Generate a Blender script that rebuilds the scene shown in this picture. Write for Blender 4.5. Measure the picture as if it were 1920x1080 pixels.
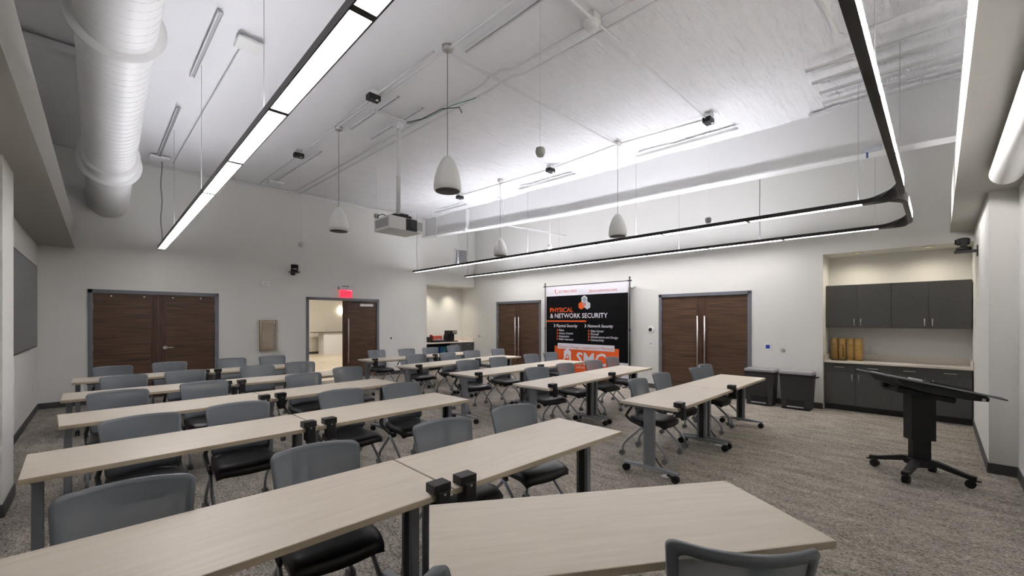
import bpy, bmesh, math, random
from mathutils import Vector, Matrix
random.seed(7)
R = math.radians
for o in list(bpy.data.objects): bpy.data.objects.remove(o, do_unlink=True)
scene = bpy.context.scene
COL = scene.collection

# ------------------------------------------------------------------ camera, world, exposure
F_PX, CX, CY, CAM_H = 786.0, 960.0, 600.0, 1.59
YAW = math.atan2(771, 786)
cd = bpy.data.cameras.new('camera'); cam = bpy.data.objects.new('camera', cd); COL.objects.link(cam)
cam.location = (0, 0, CAM_H); cam.rotation_euler = (R(90), 0, -YAW)
cd.sensor_width = 36; cd.lens = F_PX / 1920 * 36; cd.shift_y = 60 / 1920; cd.clip_start = 0.02; cd.clip_end = 100
scene.camera = cam
w = bpy.data.worlds.new('world'); scene.world = w; w.use_nodes = True
w.node_tree.nodes['Background'].inputs[0].default_value = (0.6, 0.65, 0.7, 1)
w.node_tree.nodes['Background'].inputs[1].default_value = 0.15
vs = scene.view_settings
vs.view_transform = 'Standard'; vs.look = 'None'; vs.gamma = 1.0; vs.use_curve_mapping = False
vs.exposure = 0.5
UP_E, DOWN_E, UP_LEFT, UP_WALL = 6.6, 3.75, 3.1, 3.2     # linear pendants: light thrown up and down
SIDE_E = 21.0

# ------------------------------------------------------------------ pixel helpers (photo is 1920x1080)
RT = Vector((math.cos(YAW), -math.sin(YAW), 0)); FW = Vector((math.sin(YAW), math.cos(YAW), 0)); UPV = Vector((0, 0, 1))
CAMP = Vector((0, 0, CAM_H))
def ray(u, v): return RT * ((u - CX) / F_PX) + FW + UPV * ((CY - v) / F_PX)
def on_z(u, v, z): r = ray(u, v); return CAMP + r * ((z - CAM_H) / r.z)
def on_x(u, v, x): r = ray(u, v); return CAMP + r * (x / r.x)
def on_y(u, v, y): r = ray(u, v); return CAMP + r * (y / r.y)
CE0, CEK = 4.50, 0.0235
def zc(y): return CE0 + CEK * y
def on_ceil(u, v, off=0.05):
    r = ray(u, v); return CAMP + r * ((CE0 - off - CAM_H) / (r.z - CEK * r.y))

# ------------------------------------------------------------------ materials
def lin(c):
    return tuple(((x / 255) / 12.92 if x / 255 <= 0.04045 else ((x / 255 + 0.055) / 1.055) ** 2.4) for x in c) + (1,)
MATS = {}
def mat(name, rgb, rough=0.6, metal=0.0, spec=0.5, emit=None, es=1.0):
    m = bpy.data.materials.new(name); m.use_nodes = True
    b = m.node_tree.nodes['Principled BSDF']
    b.inputs['Base Color'].default_value = lin(rgb); b.inputs['Roughness'].default_value = rough
    b.inputs['Metallic'].default_value = metal; b.inputs['Specular IOR Level'].default_value = spec
    if emit:
        b.inputs['Emission Color'].default_value = lin(emit); b.inputs['Emission Strength'].default_value = es
    MATS[name] = m
    return m
def nodes(m): return m.node_tree.nodes, m.node_tree.links, m.node_tree.nodes['Principled BSDF']
def noise_tint(m, rgb1, rgb2, scale=(1, 1, 1), nscale=5.0, detail=4.0, bump=0.0, bdist=0.01, lo=0.35, hi=0.65, rough_n=0.5):
    n, l, b = nodes(m)
    tc = n.new('ShaderNodeTexCoord'); mp = n.new('ShaderNodeMapping'); mp.inputs['Scale'].default_value = scale
    nz = n.new('ShaderNodeTexNoise'); nz.inputs['Scale'].default_value = nscale; nz.inputs['Detail'].default_value = detail
    nz.inputs['Roughness'].default_value = rough_n
    cr = n.new('ShaderNodeValToRGB'); e = cr.color_ramp.elements
    e[0].position = lo; e[0].color = lin(rgb1); e[1].position = hi; e[1].color = lin(rgb2)
    l.new(tc.outputs['Object'], mp.inputs[0]); l.new(mp.outputs[0], nz.inputs['Vector']); l.new(nz.outputs['Fac'], cr.inputs[0])
    l.new(cr.outputs[0], b.inputs['Base Color'])
    if bump:
        bp = n.new('ShaderNodeBump'); bp.inputs['Strength'].default_value = bump; bp.inputs['Distance'].default_value = bdist
        l.new(nz.outputs['Fac'], bp.inputs['Height']); l.new(bp.outputs[0], b.inputs['Normal'])
    return m
m_wall = noise_tint(mat('wall_paint', (228, 227, 222), 0.75, spec=0.25), (227, 226, 221), (229, 228, 223), nscale=30)
m_cream = noise_tint(mat('cream_paint', (222, 217, 206), 0.75, spec=0.25), (220, 215, 204), (225, 220, 209), nscale=30)
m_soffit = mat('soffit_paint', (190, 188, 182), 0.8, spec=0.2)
m_white = mat('white_paint', (232, 232, 232), 0.55)
m_wplastic = mat('white_plastic', (235, 235, 232), 0.4)
m_duct = mat('duct_white', (238, 238, 236), 0.45)
m_black = mat('black_plastic', (20, 20, 21), 0.45)
m_matte = mat('black_matte', (13, 13, 14), 0.6)
m_fixture = mat('dark_aluminium', (40, 38, 38), 0.4, metal=0.3)
m_frame = mat('grey_frame', (112, 115, 122), 0.5)
m_base = mat('dark_rubber_base', (72, 72, 72), 0.6)
m_steel = mat('brushed_steel', (190, 188, 184), 0.35, metal=0.9)
m_silver = mat('silver_tube', (150, 154, 160), 0.38, metal=0.55)
m_legs = mat('table_leg_grey', (128, 131, 137), 0.42, metal=0.35)
m_chair = mat('chair_frame_grey', (108, 113, 118), 0.5)
m_caster = mat('caster_grey', (112, 114, 118), 0.5)
m_seat = mat('black_seat', (17, 17, 18), 0.38)
m_cab = noise_tint(mat('charcoal_laminate', (76, 75, 74), 0.5), (72, 71, 70), (80, 79, 78), nscale=40)
m_counter = noise_tint(mat('pale_counter', (226, 217, 205), 0.35), (222, 213, 201), (231, 223, 212), nscale=60)
m_toe = mat('toe_kick_black', (24, 24, 24), 0.6)
m_lid = mat('brushed_lid', (172, 172, 174), 0.35, metal=0.4)
m_bin = mat('bin_charcoal', (46, 46, 45), 0.5)
m_tube = noise_tint(mat('kraft_tube', (196, 158, 92), 0.6), (190, 150, 84), (204, 168, 104), scale=(1, 1, 6), nscale=8)
m_red = mat('red_cup', (196, 40, 52), 0.5)
m_blue = mat('blue_box', (40, 80, 150), 0.5)
m_pinkw = mat('cup_white', (232, 226, 228), 0.5)
m_bronze = noise_tint(mat('bronze_steel', (150, 138, 122), 0.35, metal=0.8), (140, 128, 112), (160, 148, 132), scale=(1, 1, 12), nscale=12)
m_glass_tv = mat('screen_grey', (104, 106, 106), 0.35)
m_orange = mat('banner_orange', (232, 92, 28), 0.6)
m_bwhite = mat('banner_white', (226, 224, 232), 0.6)
m_bblack = noise_tint(mat('banner_black', (10, 9, 12), 0.75, spec=0.12), (9, 8, 10), (13, 12, 15), nscale=4)
m_bgrey = mat('logo_grey', (150, 160, 168), 0.6)
m_bsilver = mat('logo_silver', (200, 206, 214), 0.6)
m_rust = mat('lettering_rust', (206, 96, 70), 0.6)
m_ink = mat('ink_dark', (40, 30, 22), 0.6)
m_green = mat('green_wire', (30, 140, 110), 0.5)
m_amber = mat('downlight_trim', (226, 220, 200), 0.5)
m_exit = mat('exit_red', (200, 30, 50), 0.06, emit=(255, 60, 90), es=0.9)
m_exit2 = mat('exit_red_dark', (150, 14, 34), 0.4, emit=(190, 10, 40), es=0.3)
m_lcd = mat('lcd_blue', (30, 36, 90), 0.3, emit=(40, 60, 160), es=0.3)
m_lens_d = mat('diffuser_lit', (250, 250, 252), 0.5, emit=(255, 251, 250), es=DOWN_E)
m_lens_u = mat('uplight_lit', (250, 250, 252), 0.5, emit=(250, 250, 255), es=UP_E)
m_lens_ul = mat('uplight_soft', (250, 250, 252), 0.5, emit=(250, 250, 255), es=UP_LEFT)
m_lens_uw = mat('uplight_wall', (250, 250, 252), 0.5, emit=(250, 250, 255), es=UP_WALL)
m_lens_s = mat('side_diffuser_lit', (250, 250, 252), 0.5, emit=(255, 251, 250), es=SIDE_E)
m_sconce = mat('sconce_lit', (255, 250, 240), 0.5, emit=(255, 244, 228), es=6)
m_hall = mat('hall_fill_glow', (255, 250, 240), 0.5, emit=(255, 248, 238), es=11.5)  # glow of the fill panels added to brighten the hall
m_dl = mat('downlight_lit', (255, 244, 220), 0.5, emit=(255, 236, 200), es=2)

def wood_door(name, vertical):
    m = mat(name, (74, 54, 42), 0.45, spec=0.35); n, l, b = nodes(m)
    tc = n.new('ShaderNodeTexCoord'); mp = n.new('ShaderNodeMapping')
    mp.inputs['Scale'].default_value = (9, 9, 0.55) if vertical else (0.5, 0.5, 13)
    nz = n.new('ShaderNodeTexNoise'); nz.inputs['Scale'].default_value = 3.2; nz.inputs['Detail'].default_value = 7; nz.inputs['Distortion'].default_value = 0.5
    cr = n.new('ShaderNodeValToRGB'); e = cr.color_ramp.elements
    e[0].position = 0.3; e[0].color = lin((58, 43, 33)); e[1].position = 0.72; e[1].color = lin((108, 80, 60) if not vertical else (98, 66, 50))
    l.new(tc.outputs['Object'], mp.inputs[0]); l.new(mp.outputs[0], nz.inputs['Vector']); l.new(nz.outputs['Fac'], cr.inputs[0]); l.new(cr.outputs[0], b.inputs['Base Color'])
    return m
m_dh = wood_door('walnut_horizontal', False); m_dv = wood_door('walnut_vertical', True)

def table_wood():
    m = mat('ash_laminate', (205, 195, 178), 0.42, spec=0.4); n, l, b = nodes(m)
    tc = n.new('ShaderNodeTexCoord'); mp = n.new('ShaderNodeMapping'); mp.inputs['Scale'].default_value = (0.9, 14, 14)
    nz = n.new('ShaderNodeTexNoise'); nz.inputs['Scale'].default_value = 2.4; nz.inputs['Detail'].default_value = 8; nz.inputs['Distortion'].default_value = 0.7
    cr = n.new('ShaderNodeValToRGB'); e = cr.color_ramp.elements
    e[0].position = 0.3; e[0].color = lin((205, 194, 177)); e[1].position = 0.7; e[1].color = lin((214, 205, 190))
    l.new(tc.outputs['Object'], mp.inputs[0]); l.new(mp.outputs[0], nz.inputs['Vector']); l.new(nz.outputs['Fac'], cr.inputs[0]); l.new(cr.outputs[0], b.inputs['Base Color'])
    return m
m_table = table_wood()
m_edge = noise_tint(mat('ash_edge', (176, 162, 138), 0.5), (170, 156, 132), (184, 170, 148), scale=(1, 1, 10), nscale=4)

def carpet():
    m = mat('carpet', (100, 95, 88), 0.95, spec=0.05); n, l, b = nodes(m)
    tc = n.new('ShaderNodeTexCoord')
    def nz(scale, ns, det, dist=0.0):
        mp = n.new('ShaderNodeMapping'); mp.inputs['Scale'].default_value = scale
        k = n.new('ShaderNodeTexNoise'); k.inputs['Scale'].default_value = ns; k.inputs['Detail'].default_value = det; k.inputs['Distortion'].default_value = dist
        l.new(tc.outputs['Object'], mp.inputs[0]); l.new(mp.outputs[0], k.inputs['Vector']); return k
    fleck = nz((1, 1, 1), 55, 4); streak = nz((30, 9, 1), 3.0, 7, 0.5); patch = nz((3.2, 1.1, 1), 2.6, 5, 0.6); loop = nz((14, 100, 1), 3, 2)
    def mix(a, bb, f):
        x = n.new('ShaderNodeMix'); x.data_type = 'FLOAT'; x.inputs[0].default_value = f
        l.new(a, x.inputs[2]); l.new(bb, x.inputs[3]); return x.outputs[0]
    h = mix(mix(mix(streak.outputs['Fac'], patch.outputs['Fac'], 0.34), fleck.outputs['Fac'], 0.34), loop.outputs['Fac'], 0.28)
    cr = n.new('ShaderNodeValToRGB'); e = cr.color_ramp.elements
    e[0].position = 0.40; e[0].color = lin((80, 76, 71)); e[1].position = 0.60; e[1].color = lin((204, 195, 183))
    l.new(h, cr.inputs[0]); l.new(cr.outputs[0], b.inputs['Base Color'])
    bp = n.new('ShaderNodeBump'); bp.inputs['Strength'].default_value = 0.5; bp.inputs['Distance'].default_value = 0.006
    l.new(h, bp.inputs['Height']); l.new(bp.outputs[0], b.inputs['Normal'])
    return m
m_carpet = carpet()
def ceiling_mat():
    m = mat('ceiling_facing', (240, 240, 242), 0.6, spec=0.25); n, l, b = nodes(m)
    tc = n.new('ShaderNodeTexCoord'); mp = n.new('ShaderNodeMapping'); mp.inputs['Scale'].default_value = (1.6, 9, 1)
    mp.inputs['Rotation'].default_value = (0, 0, R(-12))
    nz = n.new('ShaderNodeTexNoise'); nz.inputs['Scale'].default_value = 1.6; nz.inputs['Detail'].default_value = 5; nz.inputs['Distortion'].default_value = 1.2
    bp = n.new('ShaderNodeBump'); bp.inputs['Strength'].default_value = 0.7; bp.inputs['Distance'].default_value = 0.05
    l.new(tc.outputs['Object'], mp.inputs[0]); l.new(mp.outputs[0], nz.inputs['Vector']); l.new(nz.outputs['Fac'], bp.inputs['Height']); l.new(bp.outputs[0], b.inputs['Normal'])
    sx = n.new('ShaderNodeSeparateXYZ'); mr = n.new('ShaderNodeMapRange'); mr.inputs[1].default_value = 2.9; mr.inputs[2].default_value = 3.9; mr.inputs[3].default_value = 0.12; mr.inputs[4].default_value = 0.85
    l.new(tc.outputs['Object'], sx.inputs[0]); l.new(sx.outputs[0], mr.inputs[0]); l.new(mr.outputs[0], bp.inputs['Strength'])
    return m
m_ceil = ceiling_mat()
def mesh_fabric():
    m = mat('chair_mesh', (124, 131, 138), 0.85, spec=0.15); n, l, b = nodes(m)
    tr = n.new('ShaderNodeBsdfTransparent'); mx = n.new('ShaderNodeMixShader'); mx.inputs[0].default_value = 0.8
    l.new(tr.outputs[0], mx.inputs[1]); l.new(b.outputs[0], mx.inputs[2]); l.new(mx.outputs[0], n['Material Output'].inputs[0])
    return m
m_mesh = mesh_fabric()
m_plank = noise_tint(mat('hall_floor', (214, 200, 180), 0.4), (206, 190, 168), (222, 210, 192), scale=(6, 0.6, 1), nscale=3)

# ------------------------------------------------------------------ mesh builder
class MB:
    def __init__(s): s.v = []; s.f = []; s.smooth = []
    def add(s, vs_, fs, smooth=False):
        o = len(s.v); s.v += [tuple(p) for p in vs_]; s.f += [tuple(i + o for i in q) for q in fs]; s.smooth += [smooth] * len(fs); return s
    def box(s, c, d, M=None, bev=0.0):
        hx, hy, hz = d[0] / 2, d[1] / 2, d[2] / 2
        if bev <= 0:
            vv = [Vector((x * hx, y * hy, z * hz)) for z in (-1, 1) for y in (-1, 1) for x in (-1, 1)]
            ff = [(0, 2, 3, 1), (4, 5, 7, 6), (0, 1, 5, 4), (2, 6, 7, 3), (0, 4, 6, 2), (1, 3, 7, 5)]
        else:
            bm = bmesh.new(); bmesh.ops.create_cube(bm, size=1)
            for q in bm.verts: q.co = Vector((q.co.x * d[0], q.co.y * d[1], q.co.z * d[2]))
            bmesh.ops.bevel(bm, geom=list(bm.edges), offset=min(bev, min(d) * .45), segments=2, profile=0.5, affect='EDGES')
            bm.verts.index_update(); vv = [q.co.copy() for q in bm.verts]; ff = [tuple(q.index for q in fa.verts) for fa in bm.faces]; bm.free()
        c = Vector(c)
        vv = [(M @ p if M else p) + c for p in vv]
        return s.add(vv, ff)
    def span(s, a, b, bev=0.0):
        return s.box([(a[i] + b[i]) / 2 for i in range(3)], [abs(b[i] - a[i]) for i in range(3)], bev=bev)
    def tube(s, pts, r, n=10, closed=False, caps=True):
        pts = [Vector(p) for p in pts]; rs = r if isinstance(r, (list, tuple)) else [r] * len(pts)
        vv = []; ff = []; up = None; N = len(pts)
        for i, p in enumerate(pts):
            if closed: t = pts[(i + 1) % N] - pts[i - 1]
            else: t = pts[min(i + 1, N - 1)] - pts[max(i - 1, 0)]
            t.normalize()
            if up is None: up = Vector((0, 0, 1)) if abs(t.z) < 0.9 else Vector((1, 0, 0))
            x = up - t * up.dot(t)
            if x.length < 1e-4: x = t.orthogonal()
            x.normalize(); y = t.cross(x); up = x
            vv += [p + (x * math.cos(2 * math.pi * k / n) + y * math.sin(2 * math.pi * k / n)) * rs[i] for k in range(n)]
        for i in range(N if closed else N - 1):
            a = i * n; b = ((i + 1) % N) * n
            ff += [(a + k, a + (k + 1) % n, b + (k + 1) % n, b + k) for k in range(n)]
        s.add(vv, ff, True)
        if caps and not closed:
            o = len(s.v) - len(vv)
            s.f.append(tuple(o + k for k in reversed(range(n)))); s.f.append(tuple(o + (N - 1) * n + k for k in range(n))); s.smooth += [False, False]
        return s
    def cyl(s, a, b, r, n=16): return s.tube([a, b], r, n)
    def lathe(s, prof, c, n=20, axis=None):
        vv = []; ff = []; c = Vector(c); M = axis or Matrix.Identity(3)
        for (rr, z) in prof: vv += [c + M @ Vector((rr * math.cos(2 * math.pi * k / n), rr * math.sin(2 * math.pi * k / n), z)) for k in range(n)]
        for i in range(len(prof) - 1): ff += [(i * n + k, i * n + (k + 1) % n, (i + 1) * n + (k + 1) % n, (i + 1) * n + k) for k in range(n)]
        return s.add(vv, ff, True)
    def prism(s, poly, M, d):          # 2D outline, extruded along local z by d, placed by 4x4 M
        k = len(poly); vv = [M @ Vector((x, y, 0)) for x, y in poly] + [M @ Vector((x, y, d)) for x, y in poly]
        ff = [tuple(reversed(range(k))), tuple(range(k, 2 * k))] + [(i, (i + 1) % k, k + (i + 1) % k, k + i) for i in range(k)]
        return s.add(vv, ff)
    def sweep(s, secs):                # secs: (centre, right*halfw, up*halfh)
        vv = []; ff = []
        for c, a, b in secs: c = Vector(c); vv += [c - a - b, c + a - b, c + a + b, c - a + b]
        for i in range(len(secs) - 1): ff += [(i * 4 + k, i * 4 + (k + 1) % 4, i * 4 + 4 + (k + 1) % 4, i * 4 + 4 + k) for k in range(4)]
        L = (len(secs) - 1) * 4; ff += [(3, 2, 1, 0), (L, L + 1, L + 2, L + 3)]
        return s.add(vv, ff)
    def build(s, name, m, parent=None, loc=None):
        me = bpy.data.meshes.new(name); me.from_pydata(s.v, [], s.f); me.update()
        bm = bmesh.new(); bm.from_mesh(me); bmesh.ops.recalc_face_normals(bm, faces=list(bm.faces)); bm.to_mesh(me); bm.free()
        me.polygons.foreach_set('use_smooth', s.smooth)
        me.materials.append(m)
        o = bpy.data.objects.new(name, me); COL.objects.link(o)
        if parent: o.parent = parent
        if loc: o.location = loc
        return o
def tag(o, label=None, cat=None, group=None, kind=None):
    if label: o['label'] = label
    if cat: o['category'] = cat
    if group: o['group'] = group
    if kind: o['kind'] = kind
    return o
def empty(name, loc=(0, 0, 0), rz=0):
    o = bpy.data.objects.new(name, None); COL.objects.link(o); o.location = loc; o.rotation_euler = (0, 0, rz); o.empty_display_size = 0.1; return o
def kids(o): return [c for c in bpy.data.objects if c.parent == o]
def copy_tree(o, parent=None):
    c = o.copy(); COL.objects.link(c); c.parent = parent
    for ch in kids(o): copy_tree(ch, c)
    return c
def struct(o): o['kind'] = 'structure'; return o
def wall_mesh(name, boxes, m):
    b = MB()
    for p, q in boxes: b.span(p, q)
    return struct(b.build(name, m))

# ------------------------------------------------------------------ room shell
XL, XR, YB, YF, YF2 = -0.80, 9.20, 11.20, -0.56, -0.36
XPIER = 6.60; T = 0.12; HT = 4.9
D1 = (-0.12, 1.81); D2 = (3.755, 5.61); D3 = (8.22, 10.03); D4 = (2.66, 4.475); DH = 2.12
NB = (7.257, 9.20, 2.70, 11.95)          # coffee niche in the back wall: x0, x1, top, back
NR = (1.455, 2.755, 9.86)                # counter niche in the right wall: y1, top, back
struct(MB().span((-1.2, -1.0, -0.1), (10.2, YB + T / 2, 0)).span((7.2, YB, -.1), (9.4, 12.1, 0)).build('floor', m_carpet))
wall_mesh('wall_back', [((XL - T, YB, 0), (D1[0], YB + T, HT)), ((D1[0], YB, DH), (D1[1], YB + T, HT)), ((D1[1], YB, 0), (D2[0], YB + T, HT)),
    ((D2[0], YB, DH), (D2[1], YB + T, HT)), ((D2[1], YB, 0), (NB[0], YB + T, HT)), ((NB[0], YB, NB[2]), (XR + T, YB + T, HT)),
    ((NB[0] - T, YB + T, 0), (NB[0], NB[3] + T, NB[2] + .1)), ((NB[0] - T, NB[3], 0), (XR + T, NB[3] + T, NB[2] + .1)), ((NB[0] - T, YB + T, NB[2]), (XR + T, NB[3] + T, NB[2] + .1))], m_wall)
wall_mesh('wall_right', [((XR, D3[1], 0), (XR + T, NB[3] + T, HT)), ((XR, D3[0], DH), (XR + T, D3[1], HT)), ((XR, D4[1], 0), (XR + T, D3[0], HT)),
    ((XR, D4[0], DH), (XR + T, D4[1], HT)), ((XR, NR[0], 0), (XR + T, D4[0], HT)), ((XR, YF2 - .3, NR[1]), (XR + T, NR[0], HT)),
    ((XR + T, NR[0], 0), (NR[2] + T, NR[0] + T, NR[1] + .1)), ((NR[2], YF2 - .3, 0), (NR[2] + T, NR[0], NR[1] + .1)), ((XR + T, YF2 - .3, NR[1]), (NR[2], NR[0], NR[1] + .1))], m_wall)
wall_mesh('wall_left', [((XL - T, YF - T, 0), (XL, YB, HT)), ((XL, 5.28, 0), (-0.565, 5.88, 2.92))], m_wall)
wall_mesh('wall_front', [((XL - T, YF - T, 0), (XPIER, YF, HT)), ((XPIER, YF - T, 0), (NR[2] + T, YF2, HT))], m_wall)
# soffits with a raised lip
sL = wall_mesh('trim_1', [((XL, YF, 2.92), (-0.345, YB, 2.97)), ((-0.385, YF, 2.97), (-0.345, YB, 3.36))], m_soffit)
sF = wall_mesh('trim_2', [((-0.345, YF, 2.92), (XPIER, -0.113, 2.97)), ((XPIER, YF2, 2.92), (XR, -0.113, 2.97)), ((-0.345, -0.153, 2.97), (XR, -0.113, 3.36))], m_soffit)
# draped insulation ceiling: a sagging sheet between purlins
def ceiling():
    b = MB(); nx, ny = 150, 200; x0, x1, y0, y1 = XL - T, XR + T, YF - T, YB + T; vv = []; ff = []
    rnd = random.Random(3); ph = [(rnd.uniform(0, 6.28), rnd.uniform(0, 6.28)) for _ in range(9)]
    for j in range(ny + 1):
        y = y0 + (y1 - y0) * j / ny
        for i in range(nx + 1):
            x = x0 + (x1 - x0) * i / nx
            seam = abs(math.sin(math.pi * (x - 0.6) / 1.42))
            z = zc(y) + 0.012 - 0.022 * seam
            wv = 0.0
            for k, (a, c) in enumerate(ph):
                wv += math.sin((2.1 + 1.9 * k) * (y + 0.35 * x) + a + 0.8 * math.sin(1.3 * x + c)) / (k + 2)
            amp = 0.017 if x > 3.3 else 0.005
            z += amp * wv * seam
            if x > 6.3: z -= 0.05 * min(1, (x - 6.3) / 0.9)
            vv.append((x, y, z))
    for j in range(ny):
        for i in range(nx):
            a = j * (nx + 1) + i; ff.append((a, a + nx + 1, a + nx + 2, a + 1))
    b.add(vv, ff, True); return struct(b.build('ceiling', m_ceil))
ceiling()
struct(MB().span((XL - .3, YF - .3, 4.95), (XR + 1, YB + .3, 5.05)).build('trim_3', m_white))
# haunched steel rafter along the right side
def rafter():
    b = MB(); st = [(-0.36, 3.74), (0, 3.75), (2, 3.80), (5.7, 3.89), (8.5, 4.02), (YB, 4.16)]
    for (ya, za), (yb, zb) in zip(st, st[1:]):
        for (xa, xb, za0, za1, zb0, zb1) in ((7.19, 7.205, za, zc(ya) - .02, zb, zc(yb) - .02), (7.08, 7.32, za - .018, za, zb - .018, zb)):
            b.add([(xa, ya, za0), (xb, ya, za0), (xb, ya, za1), (xa, ya, za1), (xa, yb, zb0), (xb, yb, zb0), (xb, yb, zb1), (xa, yb, zb1)],
                  [(0, 1, 2, 3), (4, 7, 6, 5), (0, 4, 5, 1), (1, 5, 6, 2), (2, 6, 7, 3), (3, 7, 4, 0)])
    b.span((7.08, 9.0, 4.05), (7.19, 9.012, 4.62)); b.span((7.08, YB - .03, 4.15), (7.32, YB - .015, 4.7))
    return b
r_ = rafter().build('roof_beam', m_white); tag(r_, 'white steel roof beam running towards the back wall', 'beam')
r2 = MB().span((-0.79, 6.72, 4.53), (0.0, 6.86, 4.62)).build('roof_beam', m_white); tag(r2, 'short white roof purlin beside the round duct', 'beam')
# baseboards
def bb(name, segs):
    b = MB()
    for p, q in segs: b.span((p[0], p[1], 0), (q[0], q[1], 0.105))
    return struct(b.build(name, m_base))
bt = 0.012
bb('baseboard_back', [((XL, YB - bt), (D1[0] - .06, YB)), ((D1[1] + .06, YB - bt), (D2[0] - .06, YB)), ((D2[1] + .06, YB - bt), (NB[0], YB))])
bb('baseboard_right', [((XR - bt, D3[1] + .06), (XR, YB)), ((XR - bt, D4[1] + .06), (XR, D3[0] - .06)), ((XR - bt, NR[0]), (XR, D4[0] - .06))])
bb('baseboard_left', [((XL, 5.88), (XL + bt, YB)), ((XL, YF), (XL + bt, 5.28)), ((-0.565, 5.28 - bt), (-0.565 + bt, 5.88)), ((XL, 5.28 - bt), (-0.565, 5.28))])
bb('baseboard_front', [((XPIER, YF2), (XR, YF2 + bt)), ((XPIER - bt, YF), (XPIER, YF2 + bt)), ((XL, YF), (XPIER - bt, YF + bt))])

# ------------------------------------------------------------------ hall behind the open door
struct(MB().span((1.5, YB + T / 2, -.1), (9.6, 21.2, 0.0)).build('floor_hall', m_plank))
for nm, p, q in (('back', (1.5, 20.6, 0), (9.6, 20.7, 3.2)), ('left', (1.4, YB + T, 0), (1.5, 20.7, 3.2)), ('right', (9.5, 12.1, 0), (9.6, 20.6, 3.2))): wall_mesh('wall_hall_' + nm, [(p, q)], m_cream)
struct(MB().span((1.4, YB + T, 3.2), (9.7, 20.8, 3.3)).build('ceiling_hall', m_white))
bb('baseboard_hall', [((1.5, 20.588), (9.5, 20.6))])
hp = MB().span((3.0, 13.2, 3.185), (6.8, 13.6, 3.199)).build('hall_fill_panel', m_hall); tag(hp, 'long unseen glowing panel added to brighten the hall beyond the open door', 'light')  # this panel and the next: unseen from the camera, added to light the hall
hp = MB().span((4.2, 17.6, 3.185), (8.2, 18.0, 3.199)).build('hall_fill_panel', m_hall); tag(hp, 'unseen glowing panel added to brighten the hall above the white reception desk', 'light')
dk = on_z(620, 665, 0)
desk = empty('reception_desk', (dk.x + .35, dk.y + .45, 0))
MB().span((-.62, -.35, 0), (.9, -.30, 1.0)).span((-.62, -.30, 0), (-.57, .3, 1.0)).build('desk_front', m_white, desk)
MB().span((-.98, -.42, 1.0), (.95, .32, 1.04)).build('desk_top', mat('desk_top_brown', (110, 100, 88), .5), desk)
tag(desk, 'white reception desk with a brown top, seen through the open door', 'desk')
sc = on_y(641, 582, 20.5)
s_ = empty('wall_sconce', (sc.x, 20.6, sc.z))
MB().span((-.1, -.10, -.14), (.1, -.03, .14), bev=.01).build('sconce_shade', m_sconce, s_); MB().span((-.05, -.03, -.06), (.05, 0, .06)).build('sconce_bracket', m_steel, s_)
tag(s_, 'glowing white wall sconce in the hall beyond the open door', 'sconce')
pl = on_z(572, 690, 0); pot = empty('potted_plant', (pl.x - .05, pl.y, 0))
MB().lathe([(0, 0), (.13, 0), (.17, .34), (.15, .34), (.14, .30), (0, .30)], (0, 0, 0), 16).build('pot', m_base, pot)
m_leaf = mat('leaf_green', (62, 76, 58), .6)
for k in range(9):
    a = k * 0.72; L = .55 + .05 * (k % 3); ps = []
    for q in range(6):
        t = q / 5; ps.append((math.cos(a) * (.05 + .42 * t * t), math.sin(a) * (.05 + .42 * t * t), .3 + L * t - .28 * t ** 3))
    b = MB()
    for i in range(5):
        s0 = .022 * math.sin(math.pi * (i / 5 * .9 + .1)); s1 = .022 * math.sin(math.pi * ((i + 1) / 5 * .9 + .1)) if i < 4 else .002
        pa, pb = Vector(ps[i]), Vector(ps[i + 1]); sd = Vector((-math.sin(a), math.cos(a), 0))
        b.add([pa - sd * s0, pa + sd * s0, pb + sd * s1, pb - sd * s1], [(0, 1, 2, 3)], True)
    b.build('leaf', m_leaf, pot)
tag(pot, 'dark leafy potted plant just beyond the open door', 'plant')

# ------------------------------------------------------------------ doors
def lever(parent, x, y, z, sx):
    MB().cyl((x, y, z), (x, y - .02, z), .036, 20).cyl((x, y - .02, z), (x, y - .06, z), .012).tube([(x, y - .058, z), (x + sx * .04, y - .062, z + .004), (x + sx * .13, y - .058, z)], [.012, .011, .009], 10).build('lever_handle', m_steel, parent)
def pull(parent, p, d, z0, z1):          # d = unit vector out of the door face
    p = Vector(p); d = Vector(d)
    b = MB().cyl(p + d * .06 + UPV * z0, p + d * .06 + UPV * z1, .017, 14)
    for q in (z0 + .24, z1 - .30): b.cyl(p + UPV * q, p + d * .06 + UPV * q, .009, 10)
    b.build('pull_bar', m_steel, parent)
def hinge(parent, p, d):
    MB().box(p, d, bev=.002).build('hinge', m_steel, parent)
def double_door(n, along, a, b, face, pulls, label_open=False):
    """along 'x' (back wall, faces -y) or 'y' (right wall, faces -x); leaves between a and b"""
    fw, pr = 0.055, 0.02
    root = empty('door_%d' % n, ((a + b) / 2, face, 0) if along == 'x' else (face, (a + b) / 2, 0), 0 if along == 'x' else R(-90))
    struct(root)
    h = (b - a) / 2        # local: x along the wall, -y into the room
    fr = MB()
    for sx in (-1, 1): fr.span((sx * (h + fw), -pr, 0), (sx * h - sx * .012, .10, DH + fw))
    fr.span((-h - fw, -pr, DH - .012), (h + fw, .10, DH + fw))
    fr.build('door_frame', m_frame, root)
    return root, h
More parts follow.
